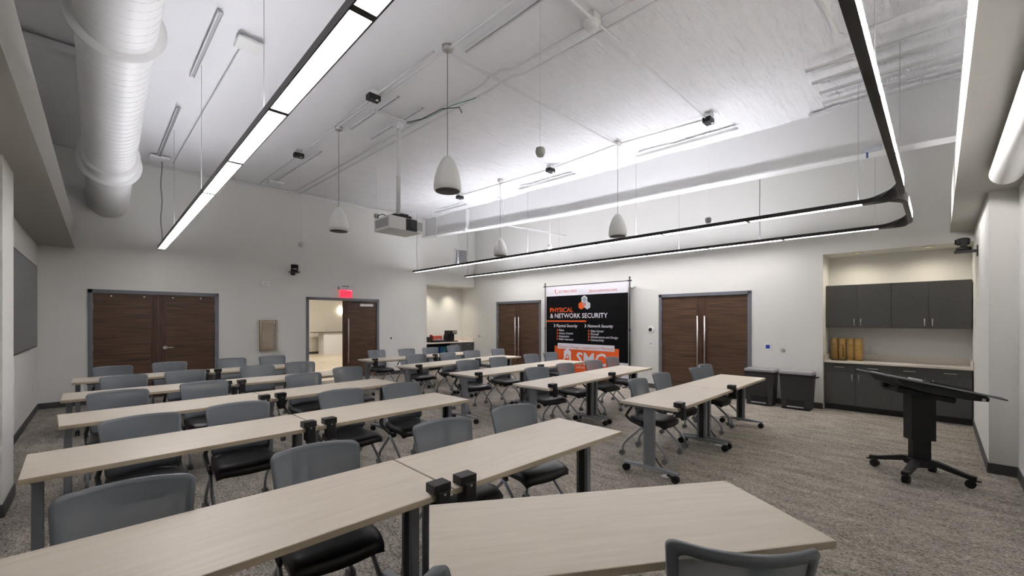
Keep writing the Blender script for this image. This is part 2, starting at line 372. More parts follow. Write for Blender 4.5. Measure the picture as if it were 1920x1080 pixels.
def leaf(root, x0, x1, stile_side, pos=None, rz=0):
    y0, y1 = .015, .06
    o = empty('leaf', (0, 0, 0)) if pos is None else empty('leaf', pos, rz)
    o.parent = root
    sw = .12
    if stile_side > 0: px0, px1, s0, s1 = x0, x1 - sw, x1 - sw, x1
    else: px0, px1, s0, s1 = x0 + sw, x1, x0, x0 + sw
    MB().span((px0, y0, .012), (px1, y1, DH - .016)).build('door_panel', m_dh, o)
    MB().span((s0 + .002 * stile_side, y0, .012), (s1, y1, DH - .016)).build('door_stile', m_dv, o)
    return o
# door 1
d1, h = double_door(1, 'x', D1[0], D1[1], YB, False)
lf1 = leaf(d1, -h + .014, -.003, 1); lf2 = leaf(d1, .003, h - .014, -1)
lever(lf2, .105, .015, 1.02, 1)
for lf, xs in ((lf1, (-.7, -.22)), (lf2, (.23, .7))):
    for x in xs: MB().cyl((x, .015, DH - .065), (x, .005, DH - .065), .013, 12).build('silencer_button', m_wplastic, lf)
for sx, lf in ((-1, lf1), (1, lf2)):
    for z in (.35, 1.05, 1.85): hinge(lf, (sx * (h - .006), .002, z), (.018, .016, .11))
# door 2 (left leaf swung away into the hall)
d2, h = double_door(2, 'x', D2[0], D2[1], YB, True)
lf2 = leaf(d2, -.035, h - .014, -1)
pull(lf2, (.085, .015, 0), (0, -1, 0), .42, 1.63)
MB().span((.42, -.03, DH - .155), (.80, .015, DH - .085), bev=.006).build('door_closer', m_steel, lf2)
MB().box((.42, -.02, DH - .045), (.44, .018, .02)).build('closer_arm', m_matte, lf2)
lf1 = leaf(d2, 0, .90, 1, (-h + .03, .11, 0), R(93))
MB().box((.36, -.025, DH - .03), (.42, .02, .02)).build('closer_arm', m_matte, lf1)
MB().span((.10, -.05, DH - .14), (.45, .015, DH - .07), bev=.006).build('door_closer', m_steel, lf1)
# doors 3 and 4
for n, D in ((3, D3), (4, D4)):
    rt, h = double_door(n, 'y', D[0], D[1], XR, True)
    a_ = leaf(rt, -h + .014, -.003, 1); b_ = leaf(rt, .003, h - .014, -1)
    pull(a_, (-.075, .015, 0), (0, -1, 0), .45, 1.68); pull(b_, (.075, .015, 0), (0, -1, 0), .45, 1.68)
    for sx, lf in ((-1, a_), (1, b_)):
        for z in (.35, 1.05, 1.85): hinge(lf, (sx * (h - .006), .002, z), (.018, .016, .11))

# ------------------------------------------------------------------ tables
TH = 0.74; LEG_IN = .058
def caster(b, p, r, w=.022):
    x, y, z = p
    b.cyl((x - w, y, r), (x - .004, y, r), r, 14).cyl((x + .004, y, r), (x + w, y, r), r, 14).cyl((x, y, r), (x, y, z), .009, 8)
    return b
def make_table(L, name='training_table'):
    root = empty(name)
    MB().box((0, 0, TH - .016), (L, .62, .030), bev=.003).build('table_top', m_table, root)
    MB().box((0, -.309, TH - .017), (L - .002, .004, .028)).build('edge_band', m_edge, root)
    MB().span((-L / 2 + .14, -.02, TH - .075), (L / 2 - .14, .03, TH - .033)).build('cross_rail', m_black, root)
    for sx in (-1, 1):
        x = sx * (L / 2 - LEG_IN)
        b = MB().box((x, -.036, .40), (.05, .03, .58), bev=.006).box((x, .048, .40), (.05, .022, .58), bev=.006).box((x + sx * .014, .006, .40), (.010, .066, .58))
        b.span((x - .02, -.24, TH - .056), (x + .02, .24, TH - .032))
        lg = b.build('leg', m_legs, root)
        MB().box((x - sx * .008, .006, .40), (.02, .055, .575)).build('cable_channel', m_black, lg)
        f = MB()
        f.add([(x - .028, -.29, .083), (x + .028, -.29, .083), (x + .03, 0, .078), (x - .03, 0, .078), (x - .024, -.29, .098), (x + .024, -.29, .098), (x + .03, 0, .118), (x - .03, 0, .118)],
              [(0, 1, 2, 3), (4, 7, 6, 5), (0, 4, 5, 1), (1, 5, 6, 2), (3, 2, 6, 7), (0, 3, 7, 4)])
        f.add([(x - .03, 0, .078), (x + .03, 0, .078), (x + .028, .29, .083), (x - .028, .29, .083), (x - .03, 0, .118), (x + .03, 0, .118), (x + .024, .29, .098), (x - .024, .29, .098)],
              [(0, 1, 2, 3), (4, 7, 6, 5), (0, 4, 5, 1), (1, 5, 6, 2), (3, 2, 6, 7), (0, 3, 7, 4)])
        f.build('foot', m_silver, lg)
        for sy in (-1, 1): caster(MB(), (x, sy * .265, .085), .036).build('caster', m_matte, lg)
    return root
ROWN = ['front', 'second', 'middle', 'fourth', 'rear']
BANK = {'L': 'screen-wall', 'R': 'banner-wall'}
LEN = {'L': 1.565, 'R': 1.515}
# rows: (x_left, y_front_left, y_front_right)
ROWS = {'L': [(-.30, 1.725, 1.70), (-.315, 3.43, 3.53), (-.24, 4.93, 5.14), (-.305, 6.50, 6.56), (-.285, 8.22, 8.27)],
        'R': [(3.93, 1.75, 1.79), (3.97, 3.38, 3.58), (4.04, 4.91, 5.08), (4.0, 6.52, 6.86), (4.0, 8.22, 8.33)]}
PROTO = {b: make_table(LEN[b]) for b in 'LR'}
used = set(); TABLES = {}
for bk in 'LR':
    for i, (x0, ya, yb) in enumerate(ROWS[bk]):
        L = LEN[bk]; ang = math.atan2(yb - ya, 2 * L)
        for j in range(2):
            o = PROTO[bk] if bk not in used else copy_tree(PROTO[bk]); used.add(bk)
            d = L / 2 + j * (L + .012)
            cx = x0 + d * math.cos(ang) - .31 * math.sin(ang); cy = ya + d * math.sin(ang) + .31 * math.cos(ang)
            o.location = (cx, cy, 0); o.rotation_euler.z = ang; TABLES[bk, i, j] = (o, ang)
            aisle = (j == 1) if bk == 'L' else (j == 0)
            tag(o, 'pale ash training table, %s row of the %s bank, half %s' % (ROWN[i], BANK[bk], 'beside the aisle' if aisle else 'beside the wall'), 'table', 'training tables in rows')
t0 = make_table(1.545)
a0 = math.atan2(.796 - 1.645, 2.369 - 1.08)
mid = Vector(((1.08 + 2.369) / 2, (1.645 + .796) / 2, 0)) + Vector((math.sin(a0), -math.cos(a0), 0)) * .31
t0.location = mid; t0.rotation_euler.z = a0
tag(t0, 'single pale ash table set askew, nearest the front wall, apart from the rows', 'table', 'training tables in rows')

# clamp-on power modules
def make_clamp():
    r = empty('power_module')
    MB().box((0, .020, TH + .027), (.098, .078, .046), bev=.003).build('socket_box', m_black, r)
    MB().span((-.032, -.036, TH - .115), (.032, -.006, TH + .012), bev=.002).span((-.026, -.006, TH - .10), (.026, .05, TH - .042)).build('clamp', m_matte, r)
    MB().box((.0, -.0365, TH + .004), (.014, .003, .010)).build('screw', m_steel, r)
    return r
cp = make_clamp(); first = True
for (bk, i, j), (o, ang) in sorted(TABLES.items(), key=lambda q: q[0]):
    L = LEN[bk]
    lx = (L / 2 - .075 if j == 0 else -L / 2 + .075) if bk == 'L' else -L / 2 + .085
    c = cp if first else copy_tree(cp); first = False
    p = Vector((lx, -.312, 0)); p.rotate(Matrix.Rotation(ang, 3, 'Z'))
    c.location = o.location + p; c.location.z = 0.001; c.rotation_euler.z = ang
    aisle = (j == 1) if bk == 'L' else (j == 0)
    tag(c, 'black clamp-on power module, %s row of %s bank, on the table %s' % (ROWN[i], BANK[bk], 'beside the aisle' if aisle else 'beside the wall'), 'power outlet', 'clamp-on power modules on table edges')

# ------------------------------------------------------------------ chairs (local: faces -y)
def back_pt(u, t, off=0.0):
    wd = .205 + .033 * t
    return Vector((u * wd, .185 + .095 * t - .088 * u * u + off, .475 + .395 * t - .004 * u * u * t))
def rrect(w0, w1, h0, h1, r, n=5, seg=8):
    """rounded rectangle outline in (u, t), corner radius in t-ish units"""
    pts = []
    for (cu, ct, a) in ((w1 - r * 1.7, h1 - r, 0), (w0 + r * 1.7, h1 - r, 90), (w0 + r * 1.7, h0 + r, 180), (w1 - r * 1.7, h0 + r, 270)):
        for k in range(n + 1):
            q = R(a + 90 * k / n); pts.append((cu + r * 1.7 * math.cos(q), ct + r * math.sin(q)))
    out = []
    for i, p in enumerate(pts):
        q = pts[(i + 1) % len(pts)]; d = math.hypot(q[0] - p[0], q[1] - p[1]); m = max(1, int(d / .16))
        out += [(p[0] + (q[0] - p[0]) * k / m, p[1] + (q[1] - p[1]) * k / m) for k in range(m)]
    return out
def make_chair(detail=True):
    root = empty('nesting_chair')
    # back frame: ring between two rounded outlines
    outer = rrect(-1, 1, 0, 1, .085); k = len(outer)
    inner = []
    for u, t in outer: inner.append((max(-.86, min(.86, u * .87)), max(.13, min(.905, .52 + (t - .52) * .80))))
    b = MB(); vv = []
    for (ol, off) in ((outer, -.010), (outer, .012), (inner, .010), (inner, -.006)): vv += [back_pt(u, t, off) for u, t in ol]
    ff = []
    for q in range(4):
        a, c = q * k, ((q + 1) % 4) * k
        ff += [(a + i, a + (i + 1) % k, c + (i + 1) % k, c + i) for i in range(k)]
    b.add(vv, ff, True)
    fr = b.build('back_frame', m_chair, root)
    g = MB(); nx, nt = 12, 6; vv = []; ff = []
    for j in range(nt + 1):
        for i in range(nx + 1): vv.append(back_pt(-.93 + 1.86 * i / nx, .07 + .88 * j / nt, -.010))
    for j in range(nt):
        for i in range(nx): a = j * (nx + 1) + i; ff.append((a, a + 1, a + nx + 2, a + nx + 1))
    g.add(vv, ff, True); g.build('mesh_panel', m_mesh, fr)
    # padded seat with waterfall front
    s = MB(); vv = []; ff = []; nx, ny = 10, 12
    def seat_out(i, j):
        u = -1 + 2 * i / nx; t = j / ny
        hw = .232 - .035 * (t ** 2) - .012 * (1 - t) ** 4
        y = -.215 + .41 * t - .03 * (1 - u * u) * (1 - t)
        z = .470 - .035 * max(0, (.25 - t) / .25) ** 2 + .012 * max(0, (t - .6) / .4) ** 2 - .010 * (1 - u * u) - .02 * abs(u) ** 6
        return Vector((u * hw, y, z))
    for j in range(ny + 1):
        for i in range(nx + 1): vv.append(seat_out(i, j))
    n0 = len(vv); vv += [v - Vector((0, 0, .045)) for v in vv]
    for j in range(ny):
        for i in range(nx):
            a = j * (nx + 1) + i; ff.append((a, a + 1, a + nx + 2, a + nx + 1)); ff.append((n0 + a, n0 + a + nx + 1, n0 + a + nx + 2, n0 + a + 1))
    for i in range(nx):
        ff.append((i, n0 + i, n0 + i + 1, i + 1)); a = ny * (nx + 1) + i; ff.append((a, a + 1, n0 + a + 1, n0 + a))
    for j in range(ny):
        a = j * (nx + 1); ff.append((a, a + nx + 1, n0 + a + nx + 1, n0 + a)); a += nx; ff.append((a, n0 + a, n0 + a + nx + 1, a + nx + 1))
    s.add(vv, ff, True); s.build('seat', m_seat, root)
    br = MB()
    br.cyl((-.225, .05, .395), (.225, .05, .395), .012, 8).span((-.17, -.15, .40), (.17, .15, .43))
    br.build('seat_bracket', m_black, root)
    for sx in (-1, 1):
        MB().tube([(sx * .20, .165, .60), (sx * .222, .205, .53), (sx * .232, .235, .47), (sx * .228, .17, .42), (sx * .226, .06, .385), (sx * .226, .0, .372)], [.012, .015, .017, .017, .016, .012], 8).build('back_support', m_black, root)
    for sx in (-1, 1):
        for pts in ([(sx * .222, .11, .41), (sx * .226, -.02, .30), (sx * .230, -.165, .175), (sx * .232, -.215, .12), (sx * .233, -.228, .065)],
                    [(sx * .210, .02, .385), (sx * .214, .10, .31), (sx * .218, .235, .175), (sx * .220, .275, .12), (sx * .221, .285, .065)]):
            lg = MB().tube(pts, .0125, 9).build('leg', m_silver, root)
            e = pts[-1]; caster(MB(), (e[0], e[1] + .004, .07), .029, .024).build('caster', m_caster, lg)
    return root
CH = {'L1': [(83, 935, 373, 884), (508, 852, 672, 822), (767, 800, 873, 781), (931, 765, 1010, 754)],
 'L2': [(178, 793, 338, 771), (385, 764, 505, 750), (591, 738, 675, 727), (731, 722, 797, 714)],
 'L3': [(150, 740, 272, 729), (332, 721, 426, 712), (531, 705, 598, 698), (617.6, 691, 675, 687)],
 'L4': [(182.6, 708.5, 277, 701), (322, 697, 398.5, 692), (450, 688, 513, 685), (539.5, 680, 595, 678)],
 'L5': [(170, 690, 249, 685), (284, 681, 352, 678), (404.6, 673.4, 461, 671.4), (489, 668.6, 536.7, 666.6)],
 'R1': [(1170, 715, 1205, 710), (1224, 704, 1258, 700), (1282, 693, 1316, 689), (1310, 687, 1340, 683)],
 'R2': [(980, 691, 1022.6, 688.6), (1039.5, 683.8, 1076, 681.6), (1092.7, 677.6, 1122, 675.7), (1136.4, 671.7, 1159.4, 670.2)],
 'R3': [(851, 677, 894.7, 675), (906.7, 671.3, 945, 670), (976.7, 665.8, 1005, 664), (1012.8, 662.3, 1042.4, 660.8)],
 'R4': [(759, 666, 796, 664.4), (819, 662.4, 852, 661.2), (867, 658.7, 896, 657.5), (921, 655.3, 947, 654.2)],
 'R5': [(685, 658, 721, 656.3), (742.7, 655.3, 775, 653.9), (790, 652.6, 818.7, 651.6), (833, 649.2, 861.5, 648)]}
chair0 = make_chair(); first = True; CHAIR_TOP = 0.26
def place_chair(x, y, ang):
    global first
    o = chair0 if first else copy_tree(chair0); first = False
    p = Vector((0, CHAIR_TOP - .01, 0)); p.rotate(Matrix.Rotation(ang, 3, 'Z'))
    o.location = (x - p.x, y - p.y, 0); o.rotation_euler.z = ang
    return o
for key in sorted(CH):
    bk, i = key[0], int(key[1]) - 1
    for j, (a, b_, c, d) in enumerate(CH[key]):
        p = on_z(a, b_, .86); q = on_z(c, d, .86); m = (p + q) / 2
        ang = math.atan2(q.y - p.y, q.x - p.x)
        if bk == 'R': ang = max(R(-6), min(R(6), ang + R(11)))
        else: ang = max(R(-5), min(R(6), ang))
        # keep the tucked chair clear of the table legs in its row
        x0, ya, yb = ROWS[bk][i]; L = LEN[bk]; ta = math.atan2(yb - ya, 2 * L)
        for k, lx in enumerate((LEG_IN, L - LEG_IN, L + .012 + LEG_IN, 2 * L + .012 - LEG_IN)):
            gx = x0 + lx * math.cos(ta) - .31 * math.sin(ta); dx = m.x - gx
            if abs(dx) < .33:
                need = .33 - abs(dx)
                if need <= .145: m.x += math.copysign(need, dx)
                else: m.x = gx + max(-.12, min(.12, dx)); m.y = max(m.y, ya + lx * math.sin(ta) + .31 + .60); ang = ta
        o = place_chair(m.x, m.y, ang)
        pos = ['beside the wall', 'second from the wall', 'second from the aisle', 'beside the aisle']
        if bk == 'R': pos = pos[::-1]
        tag(o, 'grey mesh-back chair with black seat, %s row of %s bank, %s' % (ROWN[i], BANK[bk], pos[j]), 'chair', 'nesting chairs at the training tables')
p = on_z(1252, 1010, .86); q = on_z(1532, 1028, .86); m = (p + q) / 2; ca = math.atan2(q.y - p.y, q.x - p.x) + R(180); m = m - Vector((math.sin(ca), -math.cos(ca), 0)) * .06
o = place_chair(m.x, m.y, ca); tag(o, 'grey mesh-back chair at the askew single table, turned away from the front wall', 'chair', 'chairs at the askew table')
dv = Vector((math.cos(a0), math.sin(a0), 0))
m2 = Vector((.555, .885, 0))
o = place_chair(m2.x, m2.y, R(55)); tag(o, 'grey mesh-back chair turned edge-on at the end corner of the askew table', 'chair', 'chairs at the askew table')

# ------------------------------------------------------------------ power cables at table legs
for k, (bk, i, j, sx, lab) in enumerate([('R', 0, 0, -1, 'front row of the banner-wall bank, aisle leg'), ('R', 0, 1, -1, 'front row of the banner-wall bank, middle legs'), ('R', 1, 1, -1, 'second row of the banner-wall bank, middle legs'), ('L', 1, 1, 1, 'second row of the screen-wall bank, aisle leg')]):
    o, ang = TABLES[bk, i, j]; L = LEN[bk]; x = sx * (L / 2 - LEG_IN)
    Mz = Matrix.Rotation(ang, 3, 'Z')
    pts = [(x + .04, .0, .30), (x + .055, -.03, .19), (x + .07, -.09, .10), (x + .08, -.17, .03), (x + .06, -.20, .012), (x + .10, -.21, .012), (x + .115, -.17, .012), (x + .105, -.13, .017)]
    # Catmull-Rom smoothing
    V = [Vector(p_) for p_ in pts]; sm = []
    for a_ in range(len(V) - 1):
        p0, p1, p2, p3 = V[max(a_ - 1, 0)], V[a_], V[a_ + 1], V[min(a_ + 2, len(V) - 1)]
        for t_ in (0, .25, .5, .75): sm.append(.5 * ((2 * p1) + (p2 - p0) * t_ + (2 * p0 - 5 * p1 + 4 * p2 - p3) * t_ ** 2 + (3 * p1 - p0 - 3 * p2 + p3) * t_ ** 3))
    sm.append(V[-1])
    c = MB().tube([o.location + Mz @ q_ for q_ in sm], .007, 7).build('power_cable', m_matte); tag(c, 'black power cable looping to the floor, %s' % lab, 'cable', 'power cables at the table legs')
    pp = o.location + Mz @ Vector((x + .10, -.115, 0))
    fp = MB().box((pp.x, pp.y, .005), (.09, .07, .010), Matrix.Rotation(ang, 3, 'Z'), bev=.003).build('floor_outlet', m_wplastic); tag(fp, 'flat white floor outlet cover, %s' % lab, 'floor outlet', 'floor outlets under the tables')

# ------------------------------------------------------------------ base and wall cabinets in the right niche
XC, XU = 9.30, 9.46
cy_px = [1545, 1604, 1670, 1742, 1824.5]; uy_px = [1549, 1608, 1671, 1741, 1824]
CYs = [on_x(u, 700, XC).y for u in cy_px]; UYs = [on_x(u, 560, XU).y for u in uy_px]
CYs[0] = NR[0] - .005; CYs[-1] = YF2 + .012; UYs[0] = NR[0] - .005; UYs[-1] = YF2 + .012
def bar_handle(b, p, d, ln):
    p = Vector(p); d = Vector(d) * ln / 2
    b.cyl(p - d + Vector((-.03, 0, 0)), p + d + Vector((-.03, 0, 0)), .006, 10)
    for s in (-.8, .8): b.cyl(p + d * s, p + d * s + Vector((-.03, 0, 0)), .005, 8)
    return b
for k, (i0, nm) in enumerate(((0, 'beside the bins'), (2, 'behind the lectern'))):
    y1, ym, y0 = CYs[i0], CYs[i0 + 1], CYs[i0 + 2]
    root = empty('base_cabinet', (XC, (y0 + y1) / 2, 0)); oy = -(y0 + y1) / 2
    MB().span((.02, y0 + oy, .10), (.54, y1 + oy, .8345)).build('carcass', m_cab, root)
    MB().span((.06, y0 + oy, 0), (.54, y1 + oy, .10)).build('toe_kick', m_toe, root)
    for (a, b_, hs) in ((ym, y1, -1), (y0, ym, 1)):
        a += oy; b_ += oy
        dr = MB().span((0, a + .003, .685), (.02, b_ - .003, .832)).build('drawer', m_cab, root)
        bar_handle(MB(), (0, (a + b_) / 2, .765), (0, 1, 0), .14).build('handle', m_steel, dr)
        dd = MB().span((0, a + .003, .105), (.02, b_ - .003, .681)).build('cabinet_door', m_cab, root)
        hy = (a + .045) if hs < 0 else (b_ - .045)
        bar_handle(MB(), (0, hy, .59), (0, 0, 1), .12).build('handle', m_steel, dd)
    tag(root, 'charcoal base cabinet with two drawers and two doors, %s' % nm, 'cabinet', 'charcoal base cabinets')
for k, (i0, nm) in enumerate(((0, 'over the kraft tubes'), (2, 'beside the front wall'))):
    y1, ym, y0 = UYs[i0], UYs[i0 + 1], UYs[i0 + 2]
    root = empty('wall_cabinet', (XU, (y0 + y1) / 2, 1.452)); oy = -(y0 + y1) / 2
    MB().span((.02, y0 + oy, 0), (NR[2] - XU, y1 + oy, .76)).build('carcass', m_cab, root)
    for (a, b_, hs) in ((ym, y1, -1), (y0, ym, 1)):
        a += oy; b_ += oy
        dd = MB().span((0, a + .003, .003), (.02, b_ - .003, .757)).build('cabinet_door', m_cab, root)
        hy = (a + .045) if hs < 0 else (b_ - .045)
        bar_handle(MB(), (0, hy, .10), (0, 0, 1), .12).build('handle', m_steel, dd)
    tag(root, 'charcoal two-door wall cabinet %s' % nm, 'cabinet', 'charcoal wall cabinets')
ct = empty('worktop', (XC, (NR[0] + YF2) / 2, .835)); hw_ = (NR[0] - YF2) / 2 - .003
MB().span((-.04, -hw_, 0), (NR[2] - XC - .002, hw_, .035), bev=.004).build('slab', m_counter, ct)
MB().span((NR[2] - XC - .022, -hw_, .035), (NR[2] - XC - .002, hw_, .135)).span((-.02, hw_ - .02, .035), (NR[2] - XC - .022, hw_, .135)).span((-.02, -hw_, .035), (NR[2] - XC - .022, -hw_ + .02, .135)).build('upstand', m_counter, ct)
tag(ct, 'pale stone worktop over the charcoal base cabinets', 'worktop')
for k, (u, r_) in enumerate(((1565, .052), (1580, .055), (1595.5, .055), (1610, .058))):
    p = on_x(u, 660, 9.66 - .03 * k); hgt = .39
    tr = empty('kraft_tube', (p.x, p.y, .871))
    MB().lathe([(0, 0), (r_, 0), (r_, hgt - .08), (r_ * .985, hgt - .078), (r_ * .985, hgt), (0, hgt)], (0, 0, 0), 20).build('tube_body', m_tube, tr)
    if k != 3: MB().box((-r_ - .0005, .0, hgt - .11), (.003, .04, .006)).build('printed_mark', m_ink, tr)
    tag(tr, 'kraft cardboard tube on the worktop, %s' % ['standing next to the niche side wall', 'with dark vertical print', 'third from the niche side wall', 'widest of the four, furthest from the side wall'][k], 'tube', 'kraft tubes on the worktop')
tp = MB().box((9.42, 1.26, .8775), (.12, .22, .012), Matrix.Rotation(R(14), 3, 'Z'), bev=.003).build('tablet', m_matte); tag(tp, 'flat black tablet lying on the worktop by the kraft tubes', 'tablet')

# ------------------------------------------------------------------ text helper
def text(body, x, y, hgt, wid, M, m, parent, name='lettering', shear=0.0, depth=0.0008, bold=0.0):
    cu = bpy.data.curves.new(name, 'FONT'); cu.body = body; cu.size = 1.0; cu.shear = shear; cu.extrude = 0.0; cu.resolution_u = 2; cu.offset = bold
    t = bpy.data.objects.new(name, cu); COL.objects.link(t)
    bpy.context.view_layer.update()
    me = bpy.data.meshes.new_from_object(t.evaluated_get(bpy.context.evaluated_depsgraph_get()))
    bpy.data.objects.remove(t, do_unlink=True)
    xs = [v.co.x for v in me.vertices]; ys = [v.co.y for v in me.vertices]
    x0, x1 = min(xs), max(xs); cap = 0.69
    sx = wid / (x1 - x0) if wid else hgt / cap; sy = hgt / cap
    for v in me.vertices: v.co = M @ Vector((x + (v.co.x - x0) * sx, y + v.co.y * sy, depth))
    me.materials.clear(); me.materials.append(m)
    o = bpy.data.objects.new(name, me); COL.objects.link(o); o.parent = parent
    return o

# vertical print on the second tube
tb = [o for o in bpy.data.objects if o.name.startswith('kraft_tube') and 'vertical' in o.get('label', '')][0]
Mt = Matrix(((0, 0, -1, -.0562), (1, 0, 0, 0), (0, 1, 0, 0), (0, 0, 0, 1)))
MB().box((-.055, -.01, .245), (.003, .018, .02)).build('printed_mark', m_ink, tb)
for k in range(5): MB().box((-.055, -.014, .205 - k * .033), (.003, .016, .024)).build('printed_mark', m_ink, tb)

# ------------------------------------------------------------------ bins
for k, (ua, ub, vt) in enumerate(((1403, 1458, 690), (1461, 1524, 698))):
    pa = on_z(1407 if k == 0 else 1464, 757 if k == 0 else 763, 0); yw = .46
    cyb = [2.37, 1.79][k]; root = empty('step_bin', (8.96, cyb, 0))
    def ring(z, sx, sy): return [(-sx, -sy, z), (sx, -sy, z), (sx, sy, z), (-sx, sy, z)]
    b = MB(); vv = ring(.02, .135, .215) + ring(.58, .15, .245)
    b.add(vv, [(0, 1, 5, 4), (1, 2, 6, 5), (2, 3, 7, 6), (3, 0, 4, 7), (3, 2, 1, 0), (4, 5, 6, 7)])
    b.build('bin_body', m_bin, root)
    MB().box((-.145, 0, .10), (.006, .27, .14)).build('pedal_recess', m_matte, root)
    MB().box((-.165, 0, .045), (.05, .25, .02), bev=.004).build('pedal', m_lid, root)
    MB().box((0, 0, .60), (.315, .50, .045)).build('liner_rim', m_matte, root)
    MB().box((0, 0, .645), (.32, .505, .055), bev=.012).build('lid', m_lid, root)
    MB().box((-.03, 0, .008), (.28, .42, .016)).build('foot_ring', m_matte, root)
    if k: MB().tube([(-.1, -.25, .60), (-.1, -.30, .585), (-.08, -.325, .60)], .012, 8).build('liner_knot', m_matte, root)
    tag(root, 'charcoal pedal bin with a brushed lid, %s' % ('next to the walnut double door', 'with a black liner knot, next to the cabinets')[k], 'bin', 'pedal bins against the wall')

# ------------------------------------------------------------------ tilting lectern on casters
cs = [on_z(1640, 874, 0), on_z(1699, 906, 0), on_z(1748, 885, 0), on_z(1820, 915, 0)]
cn = Vector((sum(c.x for c in cs) / 4, sum(c.y for c in cs) / 4, 0))
lc = empty('tilting_lectern', cn)
ax = [c - cn for c in cs]
for d in ax:
    n_ = d.normalized(); sd = Vector((-n_.y, n_.x, 0)); st = Vector((0, 0, 0))
    secs = [(Vector((0, 0, .165)), sd * .035, UPV * .03), (n_ * (d.length * .35) + UPV * .165, sd * .033, UPV * .026), (n_ * d.length * .92 + UPV * .105, sd * .03, UPV * .018), (n_ * (d.length + .04) + UPV * .10, sd * .028, UPV * .016)]
    lg = MB().sweep(secs).build('base_leg', m_black, lc)
    b = MB(); e = d
    for s in (-1, 1): b.cyl(e + sd * (s * .006) + UPV * .038, e + sd * (s * .026) + UPV * .038, .038, 14)
    b.cyl(e + UPV * .038, e + UPV * .10, .011, 8); b.box(e + n_ * .045 + UPV * .075, (.05, .03, .01), Matrix.Rotation(math.atan2(n_.y, n_.x), 3, 'Z'))
    b.build('caster', m_matte, lg)
wa = Vector((.845, .535, 0)).normalized(); da = Vector((.535, -.845, 0)).normalized()
Mr = Matrix((da, wa, UPV)).transposed()
MB().box((0, 0, .15), (.18, .18, .07), Mr, bev=.01).build('hub', m_black, lc)
MB().box((0, 0, .33), (.15, .085, .36), Mr, bev=.004).build('lower_column', m_matte, lc)
MB().box((0, .0, .63), (.205, .13, .50), Mr, bev=.004).build('upper_column', m_matte, lc)
Mt_ = Mr @ Matrix.Rotation(R(11.6), 3, 'Y')       # downhill towards +da
tc_ = Vector((0, 0, .957)) + da * .03
tt = MB().box(tc_, (.90, .58, .016), Mt_, bev=.003).build('desk_top', mat('lectern_grey', (120, 120, 124), .4), lc)
MB().prism([(-.36, 0), (.36, 0), (.39, -.02), (.39, -.05), (.26, -.07), (-.10, -.08), (-.28, -.06)], Matrix.Translation(tc_ + Mt_ @ Vector((0, .24, -.008))) @ (Mt_ @ Matrix(((1, 0, 0), (0, 0, -1), (0, 1, 0)))).to_4x4(), .48).build('under_tray', m_matte, lc)
MB().box(tc_ + Mt_ @ Vector((-.02, 0, -.115)), (.50, .24, .06), Mt_, bev=.015).build('tilt_mount', m_matte, lc)
MB().box(tc_ + Mt_ @ Vector((.475, -.0, -.006)), (.12, .46, .012), Mt_ @ Matrix.Rotation(R(4), 3, 'Y')).build('edge_flap', m_black, lc)
MB().cyl(tc_ + Mt_ @ Vector((-.26, .05, -.10)), tc_ + Mt_ @ Vector((-.32, .05, -.10)), .022, 12).cyl(tc_ + Mt_ @ Vector((-.26, .05, -.10)), tc_ + Mt_ @ Vector((-.2, .05, -.10)), .006, 8).build('tilt_knob', m_matte, lc)
MB().cyl(tc_ + Mt_ @ Vector((.34, -.245, -.05)), tc_ + Mt_ @ Vector((.34, -.255, -.05)), .014, 12).build('key_lock', m_steel, lc)
tag(lc, 'black tilting lectern on four casters near the front wall', 'lectern')
kb = empty('keyboard', cn + tc_ + Mt_ @ Vector((.19, .0, .0085)))
MB().box(Mt_ @ Vector((0, 0, .007)), (.36, .15, .014), Mt_, bev=.003).build('keyboard_body', m_black, kb)
MB().box(Mt_ @ Vector((0, 0, .0165)), (.33, .12, .005), Mt_).build('key_block', m_matte, kb)
tag(kb, 'black keyboard lying on the tilted lectern top', 'keyboard')
mk = MB().tube([cn + tc_ + Mt_ @ Vector((-.16, -.05, .017)), cn + tc_ + Mt_ @ Vector((-.03, -.03, .017))], .008, 8).build('marker_pen', m_wplastic); tag(mk, 'white marker pen lying on the lectern top', 'pen')
pp = MB().box(cn + tc_ + Mt_ @ Vector((-.29, .0, .0105)), (.24, .20, .004), Mt_).build('paper_sheet', m_bwhite); tag(pp, 'white sheet of paper on the lectern top', 'paper')

# ------------------------------------------------------------------ banner on a stand
XBN = 9.02
def bq(u, v): q = on_x(u, v, XBN); return q.y, q.z
yL, zT = bq(1024.5, 537); yR, zT2 = bq(1177.5, 526.5); zT = (zT + zT2) / 2
bn = empty('banner_stand', (XBN, (yL + yR) / 2, 0)); ymid = (yL + yR) / 2
MBAN = Matrix(((0, 0, -1, 0), (-1, 0, 0, 0), (0, 1, 0, 0), (0, 0, 0, 1)))   # local x -> -y, y -> z, z -> -x
def X(u, v=600): return ymid - bq(u, v)[0]
def Z(u, v): return bq(u, v)[1]
hwid = (yL - yR) / 2
zb = Z(1178, 681.5); zwt = (Z(1024.6, 555.6) + Z(1177, 549)) / 2
def band(name, x0, x1, z0, z1, m, off, wave=0.0):
    b = MB(); n = 24; nz_ = 8; vv = []; ff = []
    for j in range(nz_ + 1):
        for i in range(n + 1):
            x = x0 + (x1 - x0) * i / n; z = z0 + (z1 - z0) * j / nz_
            d = off + wave * (math.sin(x * 4.1 + z * 1.7) * .6 + math.sin(x * 9 - z * 4) * .4)
            vv.append(MBAN @ Vector((x, z, d)))
    for j in range(nz_):
        for i in range(n): a = j * (n + 1) + i; ff.append((a, a + 1, a + n + 2, a + n + 1))
    b.add(vv, ff, True); return b.build(name, m, bn)
band('banner_header', -hwid, hwid, zwt, zT, m_bwhite, 0, .004)
band('banner_cloth', -hwid, hwid, zb, zwt, m_bblack, 0, 0.0)
